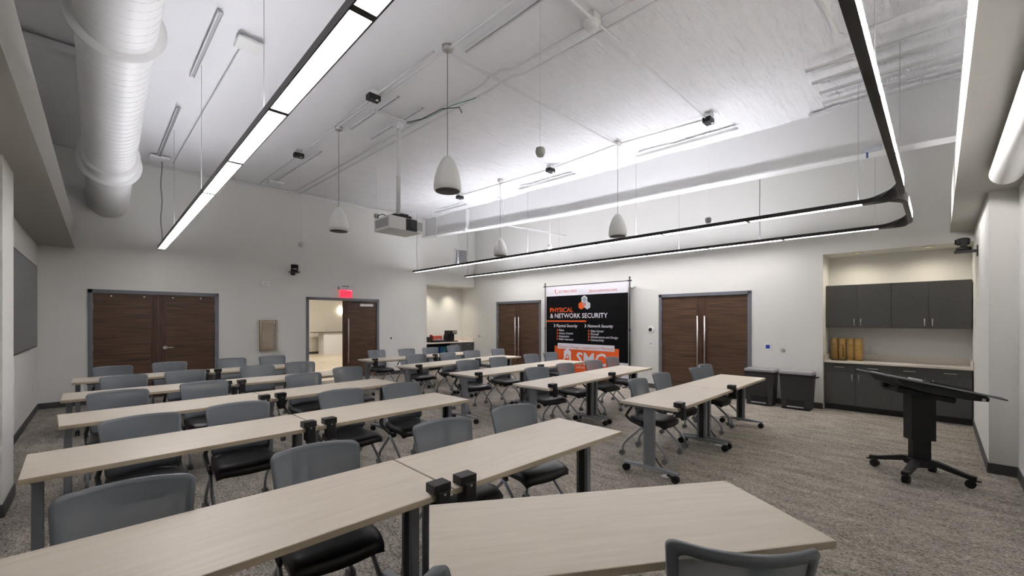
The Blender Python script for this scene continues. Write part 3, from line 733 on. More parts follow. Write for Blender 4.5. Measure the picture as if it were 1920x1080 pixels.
band('banner_footer', -hwid, hwid, zb - .42, zb, m_bwhite, 0, 0.0)
for s, u in ((-1, 1021.5), (1, 1182.5)):
    x = s * (hwid + .045)
    pb = MB().cyl((0, -x, .02), (0, -x, 1.35), .017, 12).cyl((0, -x, 1.35), (0, -x, zT + .05), .013, 12).cyl((0, -x, 1.33), (0, -x, 1.38), .021, 12)
    pb.lathe([(0, 0), (.02, 0), (.014, .045), (0, .05)], (0, -x, zT + .05), 12)
    pb.box((0, -x, zT - .005), (.05, .085, .03)); pb.build('pole', m_black, bn)
    MB().span((-.30, -x - .03, 0), (.14, -x + .03, .02)).build('base_foot', m_black, bn)
MB().cyl((0.003, -hwid - .05, zT - .005), (0.003, hwid + .05, zT - .005), .011, 10).build('top_rail', m_black, bn)
MB().cyl((0.003, -hwid - .05, zb - .42), (0.003, hwid + .05, zb - .42), .011, 10).build('bottom_rail', m_black, bn)
def tx(body, u0, u1, vb, vt, m, shear=0, bold=0.0, d=.004):
    z0, z1 = Z(u0, vb), Z(u0, vt); return text(body, X(u0), z0, z1 - z0, X(u1) - X(u0), MBAN, m, bn, shear=shear, bold=bold, depth=d)
tx('417.865.2825', 1047.5, 1081.5, 549.3, 545.2, m_rust, d=.008); tx('@smcelectric.com', 1104.5, 1157, 547.4, 543.2, m_rust, d=.008)
b = MB(); x, z = X(1043.5), Z(1043.5, 548)
b.tube([MBAN @ Vector((x - .03, z + .07, .008)), MBAN @ Vector((x - .045, z + .02, .008)), MBAN @ Vector((x - .01, z - .03, .008)), MBAN @ Vector((x + .03, z - .035, .008))], [.014, .008, .008, .014], 6).build('phone_symbol', m_rust, bn)
tx('PHYSICAL', 1031.6, 1074.6, 585.6, 577.6, m_orange, bold=.012); tx('& NETWORK SECURITY', 1031.9, 1139.4, 596.2, 588.2, m_bwhite, bold=.012)
def rect(name, u0, u1, v0, v1, m, d):
    x0, x1, z0, z1 = X(u0), X(u1), Z(u0, v1), Z(u0, v0)
    return MB().prism([(x0, z0), (x1, z0), (x1, z1), (x0, z1)], MBAN @ Matrix.Translation((0, 0, d - .002)), .002).build(name, m, bn)
rect('orange_rule', 1025, 1099.5, 600.8, 603.2, m_orange, .004)
tx('Physical Security', 1043, 1083.2, 613.0, 607.8, m_bwhite, .25, .01); tx('Network Security', 1101.5, 1150, 613.7, 608.3, m_bwhite, .25, .01)
for t_, u1, vb in (('Video', 1058, 620.7), ('Access Control', 1074.5, 626.3), ('Integration', 1067.4, 631.8), ('Video Intercom', 1075, 637.3)): tx(t_, 1048, u1, vb, vb - 3.7, m_bwhite, .25, .008)
for t_, u1, vb in (('Data Center', 1132.6, 622.6), ('Firewall', 1123, 628.2), ('Infrastructure and Design', 1159, 633.6), ('Connectivity', 1133, 639.2)): tx(t_, 1107.6, u1, vb, vb - 4.0, m_bwhite, .25, .008)
def chev(u, v, hpx, m, n=1):
    x = X(u); z = Z(u, v); hh = (Z(u, v - hpx / 2) - Z(u, v + hpx / 2)) / 2; w_ = hh * .75
    for k in range(n):
        xx = x + k * w_ * 1.1
        MB().prism([(xx, z - hh), (xx + w_, z), (xx, z + hh), (xx + w_ * .8, z + hh), (xx + w_ * 1.8, z), (xx + w_ * .8, z - hh)], MBAN @ Matrix.Translation((0, 0, .003)), .001).build('chevron', m, bn)
chev(1038.3, 610.3, 6, m_bwhite); chev(1096, 611, 6, m_bwhite)
for vb in (619, 624.6, 630, 635.3): chev(1043.8, vb, 3.6, m_orange, 2)
for vb in (620.4, 626, 631.4, 637): chev(1102.3, vb, 3.8, m_orange, 2)
rect('orange_panel', 1040, 1160.5, 647.8, 704, m_orange, .004)
rect('white_strip', 1046, 1152.3, 642.9, 653.2, m_bwhite, .006)
tx('Assess | Design | Implement | Maintain', 1048.2, 1150.6, 651.2, 646.6, m_rust, d=.008)
tx('SMC', 1081, 1136, 682.5, 660.5, m_bwhite, bold=.02, d=.006); tx('LEDGE', 1081, 1097, 689.6, 686.4, m_bwhite, d=.006); tx('TM', 1137, 1139.6, 686.5, 684.6, m_bwhite, d=.006)
def hexa(x, z, r, m, d, rot=0.0, part=None):
    pts = [(x + r * math.sin(R(60 * k + rot)), z + r * math.cos(R(60 * k + rot))) for k in range(6)]
    if part: pts = [(x, z)] + [pts[k] for k in part]
    MB().prism(pts, MBAN @ Matrix.Translation((0, 0, d)), .0012).build('logo_facet', m, bn)
hx, hz, hr = X(1095.8), Z(1095.8, 569), .105
hexa(hx, hz + hr * 1.02, hr, m_bsilver, .0025); hexa(hx, hz + hr * 1.02, hr * .6, m_bgrey, .0037)
hexa(hx - hr * .9, hz - hr * .5, hr, m_orange, .0025); hexa(hx + hr * .9, hz - hr * .5, hr, m_bsilver, .0025)
hexa(hx, hz - .012, hr * .55, m_bgrey, .005); hexa(hx, hz - .012, hr * .55, m_orange, .0065, 0, [1, 2, 3])
hx, hz, hr = X(1064), Z(1064, 667), .20
pts = [(0, 1), (.6, .62), (.6, -.75), (.3, -.75), (.3, .0), (0, .25), (-.3, .0), (-.3, -.35), (-.95, -.75), (-.6, -.35), (-.6, .62)]
MB().prism([(hx + x * hr, hz + z * hr) for x, z in pts], MBAN @ Matrix.Translation((0, 0, .005)), .001).build('logo_facet', m_bwhite, bn)
hexa(hx, hz - hr * .15, hr * .22, m_bwhite, .006)
tag(bn, 'black, white and orange security banner hung on two black poles', 'banner')

# ------------------------------------------------------------------ coffee niche in the back wall
cb = empty('coffee_cabinet', (8.23, 11.55, 0)); nx0, nx1 = NB[0] - 8.23 + .004, NB[1] - 8.23 - .004
yf = -.29
MB().span((nx0, yf + .02, .10), (nx0 + .02, .39, .83)).span((-.04, yf + .02, .10), (nx1, .39, .83)).span((nx0, .37, .10), (nx1, .39, .83)).span((nx0, yf + .02, .10), (nx1, .39, .12)).span((nx0, yf + .02, .45), (nx1, .39, .47)).build('carcass', m_cab, cb)
MB().span((nx0, yf + .06, 0), (nx1, .39, .10)).build('toe_kick', m_toe, cb)
for a, b_ in ((-.04, .47), (.475, nx1)):
    dr = MB().span((a + .003, yf, .66), (b_ - .003, yf + .02, .828)).build('drawer', m_cab, cb)
    MB().cyl(((a + b_) / 2 - .06, yf - .025, .76), ((a + b_) / 2 + .06, yf - .025, .76), .006, 8).build('handle', m_steel, dr)
    MB().span((a + .003, yf, .105), (b_ - .003, yf + .02, .655)).build('cabinet_door', m_cab, cb)
tag(cb, 'charcoal coffee cabinet with an open shelf, in the back wall niche', 'cabinet')
wt = empty('worktop', (8.23, 11.55, .831))
MB().span((nx0, yf - .03, 0), (nx1, .395, .035), bev=.004).build('slab', m_counter, wt)
MB().span((nx0, .375, .035), (nx1, .395, .135)).span((nx1 - .02, yf, .035), (nx1, .375, .135)).build('upstand', m_counter, wt)
tag(wt, 'pale worktop under the coffee machine in the back niche', 'worktop')
ZW = .868
def cp_(u, v=650, y=11.50): return on_y(u, v, y)
p = cp_(845, y=11.52); cm = empty('coffee_machine', (p.x, 11.52, ZW))
MB().span((-.14, -.02, 0), (.14, .17, .37), bev=.012).span((-.14, -.17, .25), (.14, -.02, .37), bev=.012).build('machine_body', m_matte, cm)
MB().span((-.13, -.20, 0), (.16, -.02, .028), bev=.006).build('drip_tray', m_black, cm)
MB().box((.03, -.173, .315), (.16, .006, .07)).build('control_panel', m_steel, cm)
tag(cm, 'black coffee machine on the worktop in the back niche', 'coffee machine')
p = cp_(822, y=11.52); tx0 = p.x - .03; ty = empty('coffee_tray', (tx0, 11.50, ZW))
MB().span((-.36, -.15, 0), (.36, .15, .012)).span((-.36, -.15, .012), (-.35, .15, .17)).span((.35, -.15, .012), (.36, .15, .06)).span((-.35, .14, .012), (.35, .15, .17)).span((-.35, -.15, .012), (.35, -.14, .05)).build('tray', m_matte, ty)
tag(ty, 'black condiment tray beside the coffee machine', 'tray')
def cup(x, y, z, r, hh, m, lab, cat='cup', nm='paper_cup'):
    o = MB().lathe([(0, 0), (r * .75, 0), (r, hh), (r * 1.06, hh), (r * 1.06, hh + .01), (0, hh + .01)], (x, y, z), 14).build(nm, m); return tag(o, lab, cat)
cup(tx0 - .29, 11.47, ZW + .013, .045, .22, m_red, 'tall red cup in the corner of the coffee tray')
cup(tx0 - .16, 11.45, ZW + .013, .06, .055, m_pinkw, 'white creamer bowl in the coffee tray beside the red cup')
cup(tx0 - .02, 11.44, ZW + .013, .06, .075, m_pinkw, 'white sugar bowl in the middle of the coffee tray')
cup(tx0 + .12, 11.44, ZW + .013, .055, .05, m_pinkw, 'low white bowl in the coffee tray next to the blue packet')
bx = MB().box((tx0 + .02, 11.58, ZW + .108), (.34, .08, .19), bev=.01).build('tea_box', mat('tea_red', (206, 90, 72), .5)); tag(bx, 'red tea box at the back of the coffee tray', 'box')
bx = MB().box((tx0 + .23, 11.43, ZW + .034), (.11, .05, .042), bev=.008).build('sugar_packet', m_blue); tag(bx, 'small blue sugar packet box in the coffee tray', 'packet')
for k, (dx, m) in enumerate(((.22, m_pinkw), (.28, m_matte))):
    o = MB().lathe([(0, 0), (.03, 0), (.03, .14), (.012, .19), (.012, .24), (0, .24)], (tx0 + dx, 11.55, ZW + .013), 12).build('syrup_bottle', m); tag(o, ['pale syrup bottle in the coffee tray', 'dark syrup bottle in the coffee tray next to the coffee machine'][k], 'bottle', 'syrup bottles')
p = cp_(803, y=11.5); o = MB().lathe([(0, 0), (.055, 0), (.055, .14), (.045, .15), (0, .15)], (NB[0] + .08, 11.48, ZW), 16).build('canister', m_steel); tag(o, 'steel canister against the niche side wall, beside the coffee tray', 'canister')
for k, (px, m, lab) in enumerate(((7.98, m_blue, 'blue carton on the open shelf under the coffee worktop'), (8.12, mat('teal_box', (40, 120, 130), .5), 'teal carton on the open shelf under the coffee worktop'))):
    o = MB().box((px, 11.55, .471 + .12), (.10, .2, .24), bev=.006).build('carton', m); tag(o, lab, 'carton')

# ------------------------------------------------------------------ wall devices
def plate(name, loc, face, w_, h_, m, label, cat, inner=None, mi=None, d=.012, group=None):
    """face 'b' back wall (-y), 'r' right wall (-x), 'l' left wall (+x)"""
    rz = {'b': 0, 'r': R(-90), 'l': R(90)}[face]
    o = empty(name, loc, rz)
    MB().box((0, -d / 2 - .001, 0), (w_, d, h_), bev=.003).build('cover_plate', m, o)
    if inner: MB().box((0, -d - .001, inner[2] if len(inner) > 2 else 0), (inner[0], .008, inner[1]), bev=.001).build('insert', mi, o)
    tag(o, label, cat, group); return o
q = on_y(733, 634, YB); plate('wall_switch', q, 'b', .10, .13, m_wplastic, 'white wall controller with a dark screen beside the open door', 'wall switch', (.045, .06), m_matte)
q = on_x(1440, 650, XR); plate('thermostat', q, 'r', .12, .13, m_wplastic, 'white thermostat with a blue screen above the bins', 'thermostat', (.07, .07), m_lcd)
q = on_x(1221, 645, XR); plate('light_switch', q, 'r', .08, .12, m_wplastic, 'white light switch below the round white camera', 'light switch', (.03, .05, .01), m_lid)
q = on_x(1641, 656, NR[2]); plate('wall_outlet', q, 'r', .13, .12, m_wplastic, 'white double outlet above the worktop by the kraft tubes', 'outlet', (.07, .07), m_pinkw)
plate('wall_outlet', (9.55, NR[0], 1.12), 'b', .07, .12, m_wplastic, 'white outlet on the side wall of the worktop niche', 'outlet', (.03, .06), m_pinkw)
plate('wall_outlet', (XR, 11.45, 1.12), 'r', .08, .13, m_wplastic, 'white outlet above the coffee worktop', 'outlet', (.03, .06), m_pinkw)
q = on_x(64, 727, XL); plate('wall_outlet', (XL, 10.6, .45), 'l', .08, .13, m_wplastic, 'white outlet low on the wall below the grey display', 'outlet', (.03, .06), m_pinkw)
for (u, v, lab) in ((1468, 657, 'small steel wall hook above the bin next to the cabinets'), (900, 630, 'small steel wall hook between coffee niche and corner door')):
    q = on_x(u, v, XR); o = MB().cyl((XR - .001, q.y, q.z), (XR - .02, q.y, q.z), .035, 16).cyl((XR - .02, q.y, q.z), (XR - .06, q.y, q.z), .014, 12).cyl((XR - .055, q.y, q.z), (XR - .07, q.y, q.z), .022, 12).build('wall_hook', m_steel); tag(o, lab, 'wall hook')
q = on_x(1221, 618, XR); o = empty('round_camera', q, R(-90))
ax_ = Matrix.Rotation(R(90), 3, 'X')
MB().lathe([(0, .001), (.085, .001), (.085, .02), (.07, .035), (0, .035)], (0, 0, 0), 24, ax_).build('camera_body', m_wplastic, o)
MB().lathe([(0, .034), (.042, .034), (.042, .045), (.03, .05), (0, .05)], (0, 0, 0), 20, ax_).build('camera_lens', m_matte, o)
tag(o, 'round white wall camera with a black lens beside the walnut double door', 'camera')
# bullet camera behind the banner pole
q = on_x(1188, 537, XR); o = empty('bullet_camera', (XR, q.y, q.z), R(-90))
MB().cyl((0, -.001, 0), (0, -.04, 0), .05, 16).build('mount', m_wplastic, o); MB().cyl((0, -.04, -.01), (-.02, -.15, -.03), .035, 16).build('camera_body', m_wplastic, o)
tag(o, 'small white bullet camera on the wall by the banner top', 'camera')
# exit sign
q = on_y(647, 540.5, YB); ex = empty('exit_sign', (q.x, YB, 2.19))
zt = on_y(647, 543.5, YB).z - 2.19
MB().span((-.20, -.09, zt), (.20, -.001, zt + .08), bev=.006).build('housing', m_lid, ex)
MB().span((-.08, -.07, zt + .08), (.08, -.02, zt + .10)).build('top_cap', m_matte, ex)
MB().span((-.155, -.05, .005), (.165, -.042, zt)).build('edge_lit_panel', m_exit, ex)
Mx = Matrix(((1, 0, 0, 0), (0, 0, -1, -.0502), (0, 1, 0, 0), (0, 0, 0, 1)))
text('EXIT', -.12, .05, zt - .09, .25, Mx, m_exit2, ex, bold=.01)
tag(ex, 'red edge-lit exit sign above the open door', 'exit sign')
# strobe, extinguisher cabinet, vent, two tracking cameras
q = on_y(497, 532, YB); o = empty('fire_strobe', (q.x, YB, q.z))
MB().prism([(-.10, -.02), (-.06, -.07), (.06, -.07), (.10, -.02), (.08, .06), (-.08, .06)], Matrix(((1, 0, 0, 0), (0, 0, -1, -.001), (0, 1, 0, 0), (0, 0, 0, 1))), .045).build('strobe_body', m_wplastic, o)
MB().box((0, -.05, .0), (.07, .02, .05), bev=.006).build('strobe_lens', m_pinkw, o)
tag(o, 'white fire alarm strobe above the extinguisher cabinet', 'alarm')
q0 = on_y(486, 600, YB); q1 = on_y(519, 657, YB); o = empty('extinguisher_cabinet', ((q0.x + q1.x) / 2, YB, q1.z)); wd = (q1.x - q0.x) / 2; hh = q0.z - q1.z
b = MB().span((-wd, -.07, 0), (-wd + .04, -.001, hh)).span((wd - .04, -.07, 0), (wd, -.001, hh)).span((-wd + .04, -.07, 0), (wd - .04, -.001, .04)).span((-wd + .04, -.07, hh - .04), (wd - .04, -.001, hh)); b.build('cabinet_frame', m_bronze, o)
MB().span((-wd + .045, -.06, .045), (wd - .085, -.001, hh - .045)).build('cabinet_door', m_bronze, o)
MB().span((wd - .08, -.055, .045), (wd - .045, -.001, hh - .045)).build('window_slot', m_steel, o)
Mv = Matrix(((0, 0, 0, wd - .052), (0, 0, -1, -.0585), (0, 0, 0, 0), (0, 0, 0, 1))) @ Matrix.Identity(4)
Mv = Matrix(((0, -1, 0, wd - .050), (0, 0, -1, -.0585), (1, 0, 0, 0), (0, 0, 0, 1)))
text('FIRE EXTINGUISHER', .07, 0, .030, hh - .14, Mv, m_ink, o, bold=.01)
MB().box((-wd + .075, -.068, hh * .42), (.018, .016, .13), bev=.003).build('handle', m_steel, o)
tag(o, 'bronze metal fire extinguisher cabinet on the back wall', 'fire cabinet')
q0 = on_y(852, 465, YB); q1 = on_y(876, 497, YB); o = empty('wall_vent', ((q0.x + q1.x) / 2, YB, (q0.z + q1.z) / 2)); wd = (q1.x - q0.x) / 2; hh = (q0.z - q1.z) / 2
MB().span((-wd, -.02, -hh), (-wd + .035, -.001, hh)).span((wd - .035, -.02, -hh), (wd, -.001, hh)).span((-wd, -.02, -hh), (wd, -.001, -hh + .035)).span((-wd, -.02, hh - .035), (wd, -.001, hh)).build('grille_frame', m_white, o)
MB().span((-wd + .03, -.004, -hh + .03), (wd - .03, -.001, hh - .03)).build('backing', m_frame, o)
for k in range(14):
    z = -hh + .05 + (2 * hh - .1) * k / 13; MB().box((0, -.012, z), (2 * wd - .08, .018, .006), Matrix.Rotation(R(35), 3, 'X')).build('louvre', m_white, o)
tag(o, 'white louvred air grille high on the back wall', 'vent')
def ptz(name, loc, rz, label):
    o = empty(name, loc, rz)
    MB().span((-.10, -.22, -.02), (.10, -.001, .0)).span((-.05, -.012, -.08), (.05, -.001, .06)).build('shelf_bracket', m_black, o)
    MB().lathe([(0, 0), (.075, 0), (.075, .04), (.06, .05), (0, .05)], (0, -.13, .0), 20).build('camera_base', m_matte, o)
    for sx in (-1, 1): MB().span((sx * .055, -.16, .05), (sx * .075, -.10, .17)).build('yoke_arm', m_matte, o)
    MB().box((0, -.135, .125), (.105, .13, .09), bev=.02).cyl((0, -.20, .125), (0, -.215, .125), .035, 16).build('camera_head', m_matte, o)
    tag(o, label, 'camera', 'tracking cameras'); return o
q = on_y(549, 510, YB); ptz('tracking_camera', (q.x, YB, q.z), 0, 'black tracking camera on a bracket on the back wall')
ptz('tracking_camera', (8.3, YF2, 2.52), R(180), 'black tracking camera on the front wall by the worktop niche')
# display on the left wall
ya, yb_ = on_x(61, 499, XL).y, 6.2; zt_, zb_ = on_x(61, 499, XL).z, on_x(61, 650, XL).z
o = empty('wall_display', (XL, (ya + yb_) / 2, (zt_ + zb_) / 2)); hw_, hh_ = (ya - yb_) / 2, (zt_ - zb_) / 2
MB().span((.001, -hw_, -hh_), (.05, hw_, hh_), bev=.004).build('bezel', m_matte, o); MB().span((.049, -hw_ + .02, -hh_ + .02), (.054, hw_ - .02, hh_ - .02)).build('screen', m_glass_tv, o)
tag(o, 'large grey wall display in a thin black bezel', 'display')
# projection screen housing on the front wall
xe = on_y(1886, 300, -.40).x; ze = on_y(1895, 305, -.40).z
o = empty('projection_screen', (xe - 2.2, -.40, ze)); M90 = Matrix.Rotation(R(90), 3, 'Y')
MB().lathe([(0, -2.2), (.085, -2.2), (.10, -2.17), (.10, 2.17), (.085, 2.2), (0, 2.2)], (0, 0, 0), 24, M90).build('housing', m_duct, o)
for x in (-1.6, 1.6): MB().span((x - .03, YF + .402, -.05), (x + .03, -.05, .05)).build('wall_bracket', m_white, o)
tag(o, 'white rolled projection screen housing under the front soffit', 'projection screen')
# recessed downlights in both niches
def downlight(loc, label, power, grp, spread=110):
    o = empty('downlight', loc)
    MB().lathe([(.05, -.001), (.075, -.001), (.075, -.008), (.05, -.012), (.045, -.002)], (0, 0, 0), 20).build('trim_ring', m_amber, o)
    MB().lathe([(0, -.003), (.046, -.003)], (0, 0, 0), 16).build('lens', m_dl, o)
    tag(o, label, 'light', grp)
    ld = bpy.data.lights.new('niche_lamp', 'SPOT'); ld.energy = power; ld.color = (1, .9, .72); ld.spot_size = R(spread); ld.spot_blend = 1.0; ld.shadow_soft_size = .05
    lo = bpy.data.objects.new('niche_lamp', ld); COL.objects.link(lo); lo.parent = o; lo.location = (0, 0, -.02)
q = on_z(1606, 472, NR[1]); r_ = on_z(1740, 460, NR[1])
downlight((9.40, 1.0, NR[1]), 'recessed downlight over the wall cabinet by the kraft tubes', 18, 'niche downlights', 165)
downlight((9.40, .12, NR[1]), 'recessed downlight over the wall cabinet by the front wall', 18, 'niche downlights', 165)
downlight((7.72, 11.62, NB[2]), 'recessed downlight over the coffee tray', 30, 'niche downlights')
downlight((8.62, 11.62, NB[2]), 'recessed downlight over the coffee machine', 30, 'niche downlights')

# ------------------------------------------------------------------ linear pendant lights
ZL0 = 3.00; LW, LH = .125, .052; SEG = 1.285
XT1, XT2, XLS, YFR = 6.66, 8.60, .862, .287
def run(root, axis, c, a, b, cuts, down='down', up=None):
    """straight run along 'x' or 'y' at cross position c from a to b, split at cuts; 'side' runs are turned on edge"""
    z0 = ZL0
    def P(s, t, z): return (t, s, z) if axis == 'y' else (s, t, z)
    def sp(bm, s0, s1, t0, t1, z0_, z1_): bm.span(P(s0, t0, z0_), P(s1, t1, z1_))
    w2 = LW / 2; ed = [a] + [q for q in cuts if a + .1 < q < b - .1] + [b]
    h = MB()
    if down == 'down':
        sp(h, a, b, c - w2, c - w2 + .008, z0, z0 + LH); sp(h, a, b, c + w2 - .008, c + w2, z0, z0 + LH); sp(h, a, b, c - w2 + .008, c + w2 - .008, z0 + .018, z0 + .030)
        for q in ed: sp(h, max(a, q - .022), min(b, q + .022), c - w2 + .008, c + w2 - .008, z0 - .001, z0 + LH)
        h.build('housing', m_fixture, root)
        for p, q in zip(ed, ed[1:]):
            d = MB(); sp(d, p + .023, q - .023, c - w2 + .009, c + w2 - .009, z0 + .002, z0 + .016); d.build('diffuser', m_lens_d, root)
            d = MB(); sp(d, p + .023, q - .023, c - w2 + .009, c + w2 - .009, z0 + .032, z0 + .044); d.build('uplight_panel', up or m_lens_u, root)
    else:
        h2 = LH / 2
        sp(h, a, b, c - h2, c + h2, z0, z0 + .008); sp(h, a, b, c - h2, c + h2, z0 + LW - .008, z0 + LW); sp(h, a, b, c + h2 - .02, c + h2, z0 + .008, z0 + LW - .008)
        for q in ed: sp(h, max(a, q - .022), min(b, q + .022), c - h2 - .001, c + h2 - .02, z0 + .008, z0 + LW - .008)
        h.build('housing', m_fixture, root)
        for p, q in zip(ed, ed[1:]):
            d = MB(); sp(d, p + .023, q - .023, c - h2 + .002, c - h2 + .018, z0 + .009, z0 + LW - .009); d.build('diffuser', m_lens_s, root)
def wire(p0, p1, r=.0025, name='suspension_wire', m=m_lid, parent=None):
    return MB().cyl(p0, p1, r, 6).build(name, m, parent)
la = empty('linear_pendant', (0, 0, 0)); run(la, 'y', XLS, .57, 10.85, [10.85 - SEG * k for k in range(1, 8)], up=m_lens_ul)
for y in (3.5, 6.2, 8.8): wire((XLS, y, ZL0 + .03), (XLS, y, zc(y) + .02), parent=la)
wv_ = [(XLS - .02 + .012 * math.sin(k * 1.3), 10.6, ZL0 + .04 + (zc(10.6) - ZL0 - .05) * k / 12) for k in range(13)]
MB().tube(wv_, .008, 6).build('power_cord', m_frame, la)
MB().box((XLS - .05, 10.52, zc(10.5) - .05), (.30, .28, .05), bev=.006).build('ceiling_canopy', m_white, la)
tag(la, 'long straight black linear pendant beside the round duct', 'pendant light', 'linear pendant lights')
lb = empty('linear_pendant', (0, 0, 0))
xa, ys = 6.12, .64
run(lb, 'x', YFR, 1.2, xa, [xa - 1.285 * k for k in range(1, 5)], down='side')
cutsR = [10.92 - SEG * k for k in range(1, 8)]
run(lb, 'y', XT1, ys, 10.92, cutsR); run(lb, 'y', XT2, ys, 10.94, cutsR, up=m_lens_uw)
run(lb, 'x', YFR, 7.02, 8.10, [], down='side')
def bez(p0, p1, p2, p3, n=16):
    out = []
    for k in range(n + 1):
        t = k / n; a = (1 - t); p = Vector(p0) * a ** 3 + Vector(p1) * 3 * a * a * t + Vector(p2) * 3 * a * t * t + Vector(p3) * t ** 3
        d = (Vector(p1) - Vector(p0)) * 3 * a * a + (Vector(p2) - Vector(p1)) * 6 * a * t + (Vector(p3) - Vector(p2)) * 3 * t * t
        out.append((t, p, d.normalized()))
    return out
zd, zs = ZL0 + LH / 2, ZL0 + LW / 2
def twist(p0, p1, p2, p3, sgn=1):
    secs = []
    for t, p, d in bez(p0, p1, p2, p3):
        sd = Vector((d.y, -d.x, 0)).normalized(); a = sgn * R(90) * (t * t * (3 - 2 * t))
        secs.append((p, (sd * math.cos(a) + UPV * math.sin(a)) * LW / 2, (-sd * math.sin(a) + UPV * math.cos(a)) * LH / 2))
    MB().sweep(secs).build('twisted_joint', m_fixture, lb)
twist((XT1, ys, zd), (XT1, .42, zd), (XT1 - .12, YFR, zs), (xa, YFR, zs))
twist((XT1, ys, zd), (XT1, .42, zd), (XT1 + .06, YFR, zs), (7.02, YFR, zs), -1)
twist((XT2, ys, zd), (XT2, .40, zd), (XT2 - .12, YFR, zs), (8.10, YFR, zs))
for x, y in ((XT1, .70), (XT1, 3.7), (XT1, 6.3), (XT1, 8.8), (XT2, .70), (XT2, 3.8), (XT2, 7.0)): wire((x, y, ZL0 + .03), (x, y, zc(y) - .04), parent=lb)
for x in (3.5, 5.9): wire((x, YFR, ZL0 + .12), (x, YFR, zc(YFR)), parent=lb)
for x, y in ((XT1, 10.8), (XT2, 10.85), (XT2, 2.3)):
    MB().tube([(x + .01 * math.sin(k * 1.2), y, ZL0 + .04 + (zc(y) - .05 - ZL0 - .04) * k / 10) for k in range(11)], .006, 6).build('power_cord', m_frame, lb)
tag(lb, 'black U-shaped linear pendant with twisted corner joints and two long arms', 'pendant light', 'linear pendant lights')

# ------------------------------------------------------------------ round spiral duct
def duct():
    root = empty('round_duct', (0, 0, 0))
    X0, RD = .10, .27
    path = [(X0, YF + .02, 4.16), (X0, 5.2, 4.16), (X0, 5.45, 4.15), (X0, 8.6, 3.99), (X0, YB, 3.85)]
    MB().tube(path, [RD, RD, RD, RD * 1.03, RD * 1.08], 40).build('duct_body', m_duct, root)
    def at(y):
        for p, q in zip(path, path[1:]):
            if p[1] <= y <= q[1]: t = (y - p[1]) / (q[1] - p[1]); return p[2] + (q[2] - p[2]) * t
        return path[-1][2]
    pts = []; y = 2.0; k = 0
    while y < YB - .05:
        a = 2 * math.pi * k / 28; rr = RD * (1 + .08 * max(0, (y - 5.4) / 5.8)) + .001; pts.append((X0 + rr * math.cos(a), y, at(y) + rr * math.sin(a))); k += 1; y += .125 / 28
    MB().tube(pts, .002, 5).build('spiral_seam', m_duct, root)
    for y, w_, rr in ((4.95, .022, .335), (8.42, .03, .33), (8.78, .03, .37)):
        dz = -0.05 if y > 5.4 else 0
        MB().lathe([(RD - .01, -w_ / 2), (rr, -w_ / 2), (rr, w_ / 2), (RD - .01, w_ / 2)], (X0, y, at(y)), 40, Matrix.Rotation(R(-90), 3, 'X')).build('flange_ring', m_duct, root)
    MB().tube([(X0, 8.42, at(8.42)), (X0, 8.78, at(8.78))], [.30, .31], 40, caps=False).build('coupling_sleeve', m_duct, root)
    for y in (3.0, 7.2, 10.2):
        for s in (-1, 1): MB().cyl((X0 + s * RD * .8, y, at(y) + RD * .5), (X0 + s * RD * .8, y, zc(y)), .004, 6).build('hanger_rod', m_lid, root)
    tag(root, 'large white round spiral duct with flange rings', 'duct')
duct()

# ------------------------------------------------------------------ ceiling services
def ray_drop(u, v, off): return on_ceil(u, v, off)
SPK = [((839, 92), 'white bullet pendant speaker near the ceiling strobe'), ((635, 242), 'white bullet pendant speaker behind the projector pole, by the back wall'), ((1158, 270), 'white bullet pendant speaker near the black U-shaped pendant, front half'), ((938, 340), 'white bullet pendant speaker between projector and air grille')]
for (u, v), lab in SPK:
    p = on_ceil(u, v, .05); o = empty('pendant_speaker', (p.x, p.y, 2.99))
    MB().lathe([(0, .0), (.13, .0), (.148, .015), (.15, .06), (.14, .14), (.115, .23), (.075, .32), (.035, .37), (.012, .385), (0, .385)], (0, 0, 0), 28).build('speaker_shell', m_wplastic, o)
    MB().lathe([(0, -.002), (.132, -.002), (.132, .004)], (0, 0, 0), 24).build('grille', m_base, o)
    wire((0, 0, .38), (0, 0, zc(p.y) - 2.99 - .05), .004, 'hanging_cord', m_frame, o)
    MB().lathe([(0, 0), (.05, 0), (.06, .02), (.06, .05), (0, .05)], (0, 0, zc(p.y) - 2.99 - .07), 16).build('ceiling_cup', m_steel, o)
    tag(o, lab, 'speaker', 'bullet pendant speakers')
MIC = [((565, 300), 458, 'small white hanging microphone above the fire cabinet'), ((1013, 0), 285, 'small white hanging microphone between projector and U-shaped pendant'), ((1031, 330), 463, 'small white hanging microphone next to the air grille'), ((1328, 232), 413, 'small white hanging microphone in front of the walnut double door'), ((706, 280), 405, 'small white hanging microphone beside the projector')]
for (u, v), vb, lab in MIC:
    p = on_ceil(u, v, .05); dep = p.dot(FW); zb_ = CAM_H + (CY - vb) * dep / F_PX
    o = empty('hanging_microphone', (p.x, p.y, zb_ - .04))
    MB().lathe([(0, 0), (.03, 0), (.042, .025), (.045, .05), (.038, .075), (0, .08)], (0, 0, 0), 14).build('mic_pod', mat('mic_grey', (176, 176, 172), .6) if 'mic_grey' not in MATS else MATS['mic_grey'], o)
    wire((0, 0, .075), (0, 0, zc(p.y) - zb_ + .03), .0025, 'hanging_cord', m_white, o); tag(o, lab, 'microphone', 'hanging microphones')
BOX = [((700, 183), 'black occupancy sensor box above the projector pole'), ((560, 291), 'black sensor box on the ceiling near the back wall, duct side'), ((1328, 226), 'black sensor box on the ceiling at the front of the beam side'), ((1032, 319), 'black sensor box on the ceiling in the middle of the beam side'), ((862, 370), 'black sensor box on the ceiling near the back wall, beam side')]
